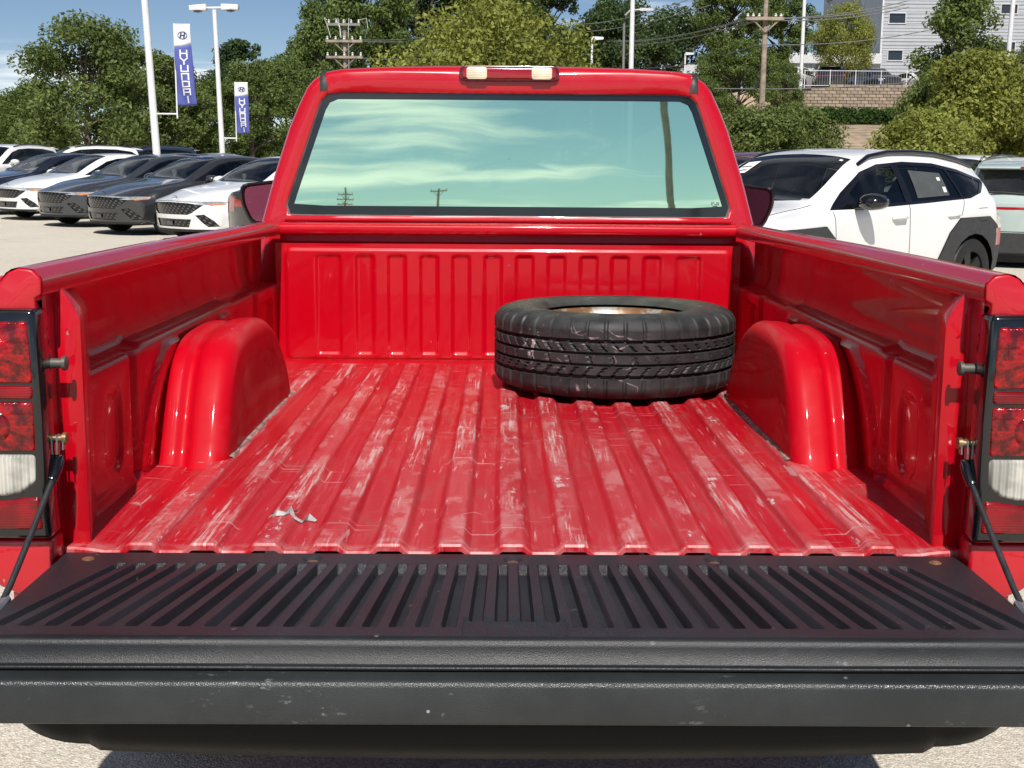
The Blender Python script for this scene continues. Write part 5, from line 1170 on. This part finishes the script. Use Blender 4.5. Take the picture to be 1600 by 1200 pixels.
# --- low pale building
def low_building(label, pxa, pxb, ytop, ybot, D):
    xa, ya = atx(pxa, D); xb, _ = atx(pxb, D); zt = at(pxa, ytop, D)[2]; zb = at(pxa, ybot, D)[2] - 2.0
    o = thing('low_building', label, 'building', (xa, ya, zb)); W, H = xb - xa, zt - zb
    mb = MB(); x = 0.0
    while x < W: mb.box(x + .04, x + .36, -.04, .0, 0, H - .8); x += .4
    ob('ribbed_wall', mb.mesh('ribbed_wall', 0), M['pale_siding'], o); ob('wall', MB().box(0, W, 0, 14, 0, H - .7).mesh('wall', 0), M['pale_siding'], o)
    ob('fascia', MB().box(-.3, W + .1, -.35, .4, H - .8, H).mesh('fascia', 0, .03, 1), M['rail_white'], o); ob('roof', MB().box(-.2, W, .4, 14, H - .3, H - .15).mesh('roof', 0), M['rail_white'], o)
    for k in range(4): ob('window', MB().box(W * (.08 + .25 * k), W * (.08 + .25 * k) + 1.6, -.06, -.045, H - 2.6, H - 1.4).mesh('window', 0), M['win_dark'], o)
    return o
low_building('low pale blue metal building left of the grey building', 1222, 1366, 83, 112, 104)
low_building('low white roofed building showing over the right end of the cab roof', 1008, 1150, 101, 120, 118)

# ------------------------------------------------------------------ lamp posts, banners, utility poles
M['pole_white'] = plain('white_pole_paint', (.74, .75, .76), .4, 0, .3, .06)
M['pole_wood'] = plain('weathered_wood_pole', (.30, .245, .19), .9, 0, 0, .3, 4, .6, 30)
M['wire'] = plain('aluminium_wire', (.30, .31, .32), .5, .5); M['porcelain'] = plain('pale_insulator', (.62, .62, .60), .3, 0, .5)
def lamp_head(o, H, dx, mat='pole_white'):
    hb = MB().prism([(dx - .34 if dx > 0 else dx + .34, H - .02), (dx + .30 if dx > 0 else dx - .30, H - .02), (dx + .30 if dx > 0 else dx - .30, H + .17), (dx - .34 if dx > 0 else dx + .34, H + .21)], -.17, .17)
    h = ob('lamp_head', hb.mesh('lamp_head', 40, .03), M[mat], o)
    ob('lens', MB().lathe([(.0001, H - .10), (.13, H - .07), (.19, H - .02)], (dx, 0, 0), 'z', 20).mesh('lens'), M['win_dark'], h)
    ob('bracket', MB().tube([(0, 0, H + .08), (dx * .6, 0, H + .08)], .035, 8).mesh('bracket'), M[mat], h)
def lamp_post(label, px, D, H, r=.075, heads=(-.62, .62), lean=0.0, base=None, head_rot=0.0):
    x, y = atx(px, D); b = terr(x, y) if base is None else base
    o = thing('lamp_post', label, 'lamp post', (x, y, b), head_rot, 'white parking lot lamp posts'); o.rotation_euler.y = lean
    ob('pole', MB().tube([(0, 0, -.2), (0, 0, H)], [r * 1.12, r * .82], 14).mesh('pole'), M['pole_white'], o)
    ob('base', MB().lathe([(.30, -.2), (.30, .55), (.27, .60), (.0001, .60)], n=20).mesh('base', 40), plain('concrete_footing', (.4, .38, .34), .9), o)
    for dx in heads: lamp_head(o, H, dx)
    return o
p1 = lamp_post('tall white lamp post carrying the nearer banner', 248, 36, 7.6, .10, lean=R(-2.2))
p2 = lamp_post('white lamp post with two box heads carrying the farther banner', 349, 50, at(335, 14, 50)[2], .098, lean=R(-1.4))
lamp_post('tall white lamp post rising right of the cab brake lamp', 983, 52, 9.0, .10)
lamp_post('thin white lamp post left of the weeping yellow tree', 1246, 74, 12.0, .10)
lamp_post('white lamp post in front of the grey building', 1562, 62, 12.0, .11, lean=R(1.0))
def arm_lamp(label, px, ytop, D, side=1, grey=False):
    x, y = atx(px, D); zt = at(px, ytop, D)[2]; o = thing('street_lamp', label, 'street lamp', (x, y, 0)); m = M['pole_grey' if grey else 'pole_white']
    pts = [(0, 0, -.2), (0, 0, zt - .8), (0.05 * side, 0, zt - .3), (.35 * side, 0, zt), (1.1 * side, 0, zt + .08)] if grey else [(0, 0, -.2), (0, 0, zt), (.1 * side, 0, zt)]
    ob('pole', MB().tube(pts, .10 if grey else .06, 10).mesh('pole'), m, o)
    hb = MB().prism(rounded([(1.0 * side, zt), (1.9 * side, zt + .02), (1.9 * side, zt + .16), (1.0 * side, zt + .2)] if grey else [(0, zt - .1), (.6 * side, zt - .05), (.6 * side, zt + .07), (0, zt + .1)], .04, 3), -.14, .14)
    ob('lamp_head', hb.mesh('lamp_head', 40), M['rail_white'] if grey else m, o)
arm_lamp('grey curved arm street lamp just left of the tall white lamp post', 971, 17, 88, 1, True)
arm_lamp('small white lamp with a short arm right of the rounded yellow tree', 922, 60, 70, 1)
arm_lamp('small white lamp over the low white roofed building', 1066, 84, 95, 1)
# banners: cloth with the maker's name and emblem as printed shapes that follow the cloth
M['cloth_white'] = plain('white_banner_cloth', (.74, .75, .78), .8, 0, 0, .05); M['cloth_blue'] = plain('blue_banner_cloth', (.085, .105, .36), .8, 0, 0, .12, 4)
M['print_blue'] = plain('dark_blue_print', (.02, .045, .16), .7)
GLY = {'H': [((0, 0), (0, 1)), ((1, 0), (1, 1)), ((0, .5), (1, .5))], 'Y': [((0, 1), (.5, .52)), ((1, 1), (.5, .52)), ((.5, .55), (.5, 0))], 'U': [((0, 1), (0, .05)), ((0, .05), (1, .05)), ((1, .05), (1, 1))],
       'N': [((0, 0), (0, .95)), ((0, .95), (1, .95)), ((1, .95), (1, 0))], 'D': [((0, .04), (0, .96)), ((0, .96), (1, .90)), ((1, .92), (1, .08)), ((1, .10), (0, .04))],
       'A': [((0, 0), (0, .92)), ((0, .95), (1, .95)), ((1, .95), (1, 0)), ((0, .42), (1, .42))], 'I': [((.5, 0), (.5, 1))]}
def banner(label, px, D, ytop, ybot, pxr, yarm, bow):
    x, y = atx(px, D); xr, _ = atx(pxr, D); zt = at(px, ytop, D)[2]; zb = at(px, ybot, D)[2]; W, H = xr - x, zt - zb
    o = thing('banner', label, 'banner', (x, y, zb), 0, 'blue and white banners on the lamp posts')
    def sf(u, v, d=0.0):      # u across, v up 0..1
        k = (1 - v); X = u * W * (1 + bow * k * k); Y = .07 * math.sin(u * 4 + v * 7) * (.25 + k) + .14 * u * k; Z = v * H - .04 * u * k * (1 - u) * 3
        return (X, Y - d, Z)
    def patch(v0, v1, n, m, lo):
        return MB().grid([[sf(u, max(v0 + (lo(u) if i == 0 and v0 > .1 else 0), 0) if i == 0 else (v0 + lo(u) if v0 > .1 else v0) * (1 - i / n) + (v1 + (lo(u) if v1 < .95 else 0)) * (i / n)) for u in np.linspace(0, 1, m)] for i in range(n + 1)])
    lo = lambda u: .035 * (u ** 1.5) * 1.0
    a = MB().grid([[sf(u, (.725 + lo(u)) * (1 - t) + 1.0 * t) for u in np.linspace(0, 1, 13)] for t in np.linspace(0, 1, 9)])
    b = MB().grid([[sf(u, (.725 + lo(u)) * t) for u in np.linspace(0, 1, 13)] for t in np.linspace(0, 1, 25)])
    ob('white_panel', a.mesh('white_panel', 180), M['cloth_white'], o); ob('blue_panel', b.mesh('blue_panel', 180), M['cloth_blue'], o)
    for me in (o.children[0], o.children[1]):
        md = me.modifiers.new('thickness', 'SOLIDIFY'); md.thickness = .004; md.offset = 1
    def stroke(mb, p, q, w):
        n = 5; dx, dy = (q[0] - p[0]) * W, (q[1] - p[1]) * H; l = math.hypot(dx, dy); nx, ny = -dy / l * w / 2 / W, dx / l * w / 2 / H; ex, ey = dx / l * w / 2 / W, dy / l * w / 2 / H
        A = [(p[0] - ex + (q[0] - p[0] + 2 * ex) * i / n, p[1] - ey + (q[1] - p[1] + 2 * ey) * i / n) for i in range(n + 1)]
        mb.grid([[sf(u + nx, v + ny, .012) for u, v in A], [sf(u - nx, v - ny, .012) for u, v in A]])
    for i, ch in enumerate('HYUNDAI'):
        mb = MB(); v1 = .685 - i * .094
        for (p, q) in GLY[ch]: stroke(mb, (.33 + .36 * p[0] + .06 * (i / 6), v1 - .074 + .074 * p[1]), (.33 + .36 * q[0] + .06 * (i / 6), v1 - .074 + .074 * q[1]), .080 * W)
        ob('letter', mb.mesh('letter', 0, weld=0), M['cloth_white'], o)
    em = MB(); E_ = [(.5 + .27 * math.cos(t), .868 + .043 * math.sin(t)) for t in np.linspace(0, 2 * math.pi, 29)]
    for p, q in zip(E_[:-1], E_[1:]): stroke(em, p, q, .035 * W)
    stroke(em, (.36, .845), (.42, .892), .08 * W); stroke(em, (.58, .844), (.64, .891), .08 * W); stroke(em, (.40, .866), (.60, .870), .05 * W)
    ob('emblem', em.mesh('emblem', 0, weld=0), M['print_blue'], o)
    zarm = at(px, yarm, D)[2] - zb
    rod = ob('rod', MB().tube([(0, .02, zarm - .12), (0, .02, H + .03)], .022, 8).mesh('rod'), M['pole_white'], o)
    ob('top_bar', MB().tube([(0, .02, H), (W, .02, H)], .016, 8).mesh('top_bar'), M['pole_white'], o)
    return o, zarm
b1, za = banner('blue and white banner on the nearer lamp post, its lower end blown out', 279, 36, 38, 164, 304, 178, .24)
xp, _ = atx(246, 36); ob('arm', MB().tube([(xp - b1.location.x, .02, za), (0, .02, za)], .022, 8).mesh('arm'), M['pole_white'], b1)
b2, za = banner('smaller straight hanging blue and white banner on the farther lamp post', 370, 50, 129, 208, 390, 216, .04)
xp, _ = atx(346, 50); ob('arm', MB().tube([(xp - b2.location.x, .02, za), (0, .02, za)], .024, 8).mesh('arm'), M['pole_white'], b2)
# utility poles and wires
def utility_pole(label, px, D, ytop, arms, r=.15, base=None, yaw=0.0, xy=None, H=None):
    x, y = xy or atx(px, D); b = terr(x, y) if base is None else base; H = H or at(px, ytop, D)[2] - b
    o = thing('utility_pole', label, 'utility pole', (x, y, b), yaw, 'wooden utility poles')
    ob('pole', MB().tube([(0, 0, -.3), (.02, 0, H * .5), (0, 0, H)], [r * 1.2, r, r * .75], 12).mesh('pole'), M['pole_wood'], o)
    for (za, w, ins) in arms:
        a = ob('crossarm', MB().box(-w / 2, w / 2, -r - .12, -r + .02, za - .07, za + .07).mesh('crossarm', 0, .01, 1), M['pole_wood'], o)
        for s in (-1, 1): ob('brace', MB().tube([(s * w * .28, -r - .05, za - .06), (0, -r * .8, za - .75)], .03, 6).mesh('brace'), M['pole_wood'], a)
        for k in range(ins):
            t = -w / 2 + .12 + (w - .24) * k / max(1, ins - 1)
            ob('insulator', MB().lathe([(.03, .0), (.075, .04), (.04, .10), (.075, .14), (.05, .22), (.0001, .24)], (t, -r - .05, za + .07), 'z', 10).mesh('insulator', 60), M['porcelain'], a)
    return o
PU2 = utility_pole('wooden utility pole with one crossarm behind the right side of the cab', 1187, 56, -60, [], .115)
bz = PU2.location.z; za2 = at(1187, 30, 56)[2] - bz
PU2_arm = ob('crossarm', MB().box(-.85, .75, -.30, -.16, za2 - .07, za2 + .07).mesh('crossarm', 0, .01, 1), M['pole_wood'], PU2)
for s in (-1, 1): ob('brace', MB().tube([(s * .55, -.22, za2 - .06), (0, -.14, za2 - .55)], .035, 6).mesh('brace'), M['pole_wood'], PU2_arm)
for t in (-.78, -.55, -.3, .4, .62): ob('insulator', MB().lathe([(.03, 0), (.07, .04), (.04, .09), (.06, .13), (.0001, .16)], (t, -.22, za2 + .07), 'z', 10).mesh('insulator', 60), M['porcelain'], PU2_arm)
PU1 = utility_pole('wooden utility pole with three crowded crossarms left of the cab roof', 541, 76, 31, [], .13)
z1s = [at(541, yy, 76)[2] - PU1.location.z for yy in (39, 65, 90)]
for i, z_ in enumerate(z1s):
    w = 1.9 if i == 0 else 2.1
    a = ob('crossarm', MB().box(-w / 2, w / 2, -.30, -.16, z_ - .07, z_ + .07).mesh('crossarm', 0, .01, 1), M['pole_grey' if i == 0 else 'pole_wood'], PU1)
    for k in range(5): ob('insulator', MB().lathe([(.03, 0), (.08, .05), (.04, .12), (.07, .18), (.0001, .24)], (-w / 2 + .1 + (w - .2) * k / 4, -.23, z_ + .06), 'z', 10).mesh('insulator', 60), M['porcelain'], a)
    if i: 
        for s in (-1, 1): ob('brace', MB().tube([(s * .6, -.22, z_ - .06), (0, -.14, z_ - .6)], .035, 6).mesh('brace'), M['pole_wood'], a)
for k, (xa, xb, s) in enumerate([(-.95, -.75, -1.2), (-.3, -.15, -.5), (.3, .25, .2), (.85, 1.2, 1.45), (-.6, -.2, -.2)]):
    ob('jumper', MB().tube([(xa, -.25, z1s[0] + .25), ((xa + xb) / 2 + s * .2, -.3, z1s[0] + .35), (xb + s * .12, -.3, z1s[0] - .2), (xb, -.28, z1s[1] + .2)], .018, 5).mesh('jumper'), M['porcelain'], PU1)
ob('riser', MB().tube([(.25, -.2, 0), (.25, -.2, z1s[1])], .045, 8).mesh('riser'), M['pole_grey'], PU1)
def wire(label, p, q, sag=.5, r=.023, n=14):
    p, q = np.array(p, float), np.array(q, float); pts = [tuple(p + (q - p) * t - np.array([0, 0, sag * 4 * t * (1 - t)])) for t in np.linspace(0, 1, n)]
    ob('power_line', MB().tube(pts, r, 5).mesh('power_line'), M['wire'], label=label, category='wire', group='power lines')
wi = 0
def A(px, py, D): return at(px, py, D)
for k, (ya, yb, yc) in enumerate([(29, 26, 62), (28, 24, 60), (31, 29, 68)]):
    wire(['top', 'second', 'lowest'][k] + ' wire of the crossarm bundle running left from the right utility pole', A(1165 + 12 * k, ya, 56), A(935, yc, 118), .5)
    wire(['top', 'second', 'lowest'][k] + ' wire of the crossarm bundle running right from the right utility pole', A(1165 + 12 * k, ya, 56), A(1420, 1 + 5 * k, 66), .25)
wire('thin wire crossing the weeping tree from the right utility pole', A(1187, 70, 56), A(1480, 40, 70), .3)
wire('thin wire falling left from the right utility pole to the cab roof', A(1187, 68, 56), A(1005, 106, 90), .3)
wire('pale wire crossing low past the railing from the right utility pole', A(1115, 138, 56), A(1480, 122, 64), .2, .02)
wire('high wire across the sky gap right of the cab', A(900, 38, 110), A(1075, 0, 70), .3)
wire('second wire across the sky gap right of the cab', A(900, 50, 110), A(1110, 8, 70), .3)
for k, (y0_, x1_, y1_) in enumerate([(62, 330, 108), (63, 330, 118), (66, 330, 132), (88, 400, 125), (90, 420, 126), (94, 440, 128)]):
    wire(['uppermost', 'second', 'third', 'fourth', 'fifth', 'lowest'][k] + ' of the wires falling left from the many armed pole', A(520 + 4 * (k % 3), y0_, 76), A(x1_ - 60, y1_ + 8, 110), .4)
for k, y0_ in enumerate((62, 64, 90)):
    wire(['upper', 'middle', 'lower'][k] + ' wire running right from the many armed pole', A(560, y0_, 76), A(690, y0_ - 8 + 3 * k, 90), .15)

# ------------------------------------------------------------------ what the rear window mirrors, behind the viewer
utility_pole('utility pole with three crossarms mirrored at the left of the rear window', 0, 0, 0, [(9.3, 2.6, 4), (8.6, 3.0, 4), (7.9, 2.6, 4)], .2, 0.0, 0.0, (-25.0, -165.0), 10.2)
utility_pole('utility pole with one crossarm mirrored near the middle of the rear window', 0, 0, 0, [(9.0, 2.4, 3)], .2, 0.0, 0.0, (-9.6, -152.0), 9.3)
lp = thing('lamp_post', 'leaning lamp post mirrored as a dark stripe in the rear window', 'lamp post', (3.1, -15.0, 0), 0, 'white parking lot lamp posts')
ob('pole', MB().tube([(0, 0, 0), (0, 0, 7.5)], [.075, .06], 12).mesh('pole'), M['pole_grey'], lp); lamp_head(lp, 7.5, .6, 'pole_grey'); lp.rotation_euler.y = R(-5); lp.location.x = 3.45
rg = np.random.default_rng(77); cs = [(x + rg.normal() * 2, -190 + rg.normal() * 6, .5 + 2.2 * rg.random() + 1.5 * (math.sin(x * .11) ** 2)) for x in np.linspace(-150, 150, 150)]
ob('far_trees', leaf_cloud(cs, [3.0] * 150, [130] * 150, .45, 13, .7), LF['dark'], kind='stuff', label='low line of far trees mirrored along the foot of the rear window')

cs = []
for x, y, n_ in [(-62, 40, 40), (-52, 20, 40), (-70, 60, 30), (-60, 2, 30)]:
    for i in range(n_): cs.append((x + rg.normal() * 5, y + rg.normal() * 12, 1.2 + 6.0 * rg.random() ** .8))
ob('wood', leaf_cloud(cs, [2.6] * len(cs), [190] * len(cs), .26, 21, .75), LF['mid'], kind='stuff', label='green wood beyond the left edge of the lot')
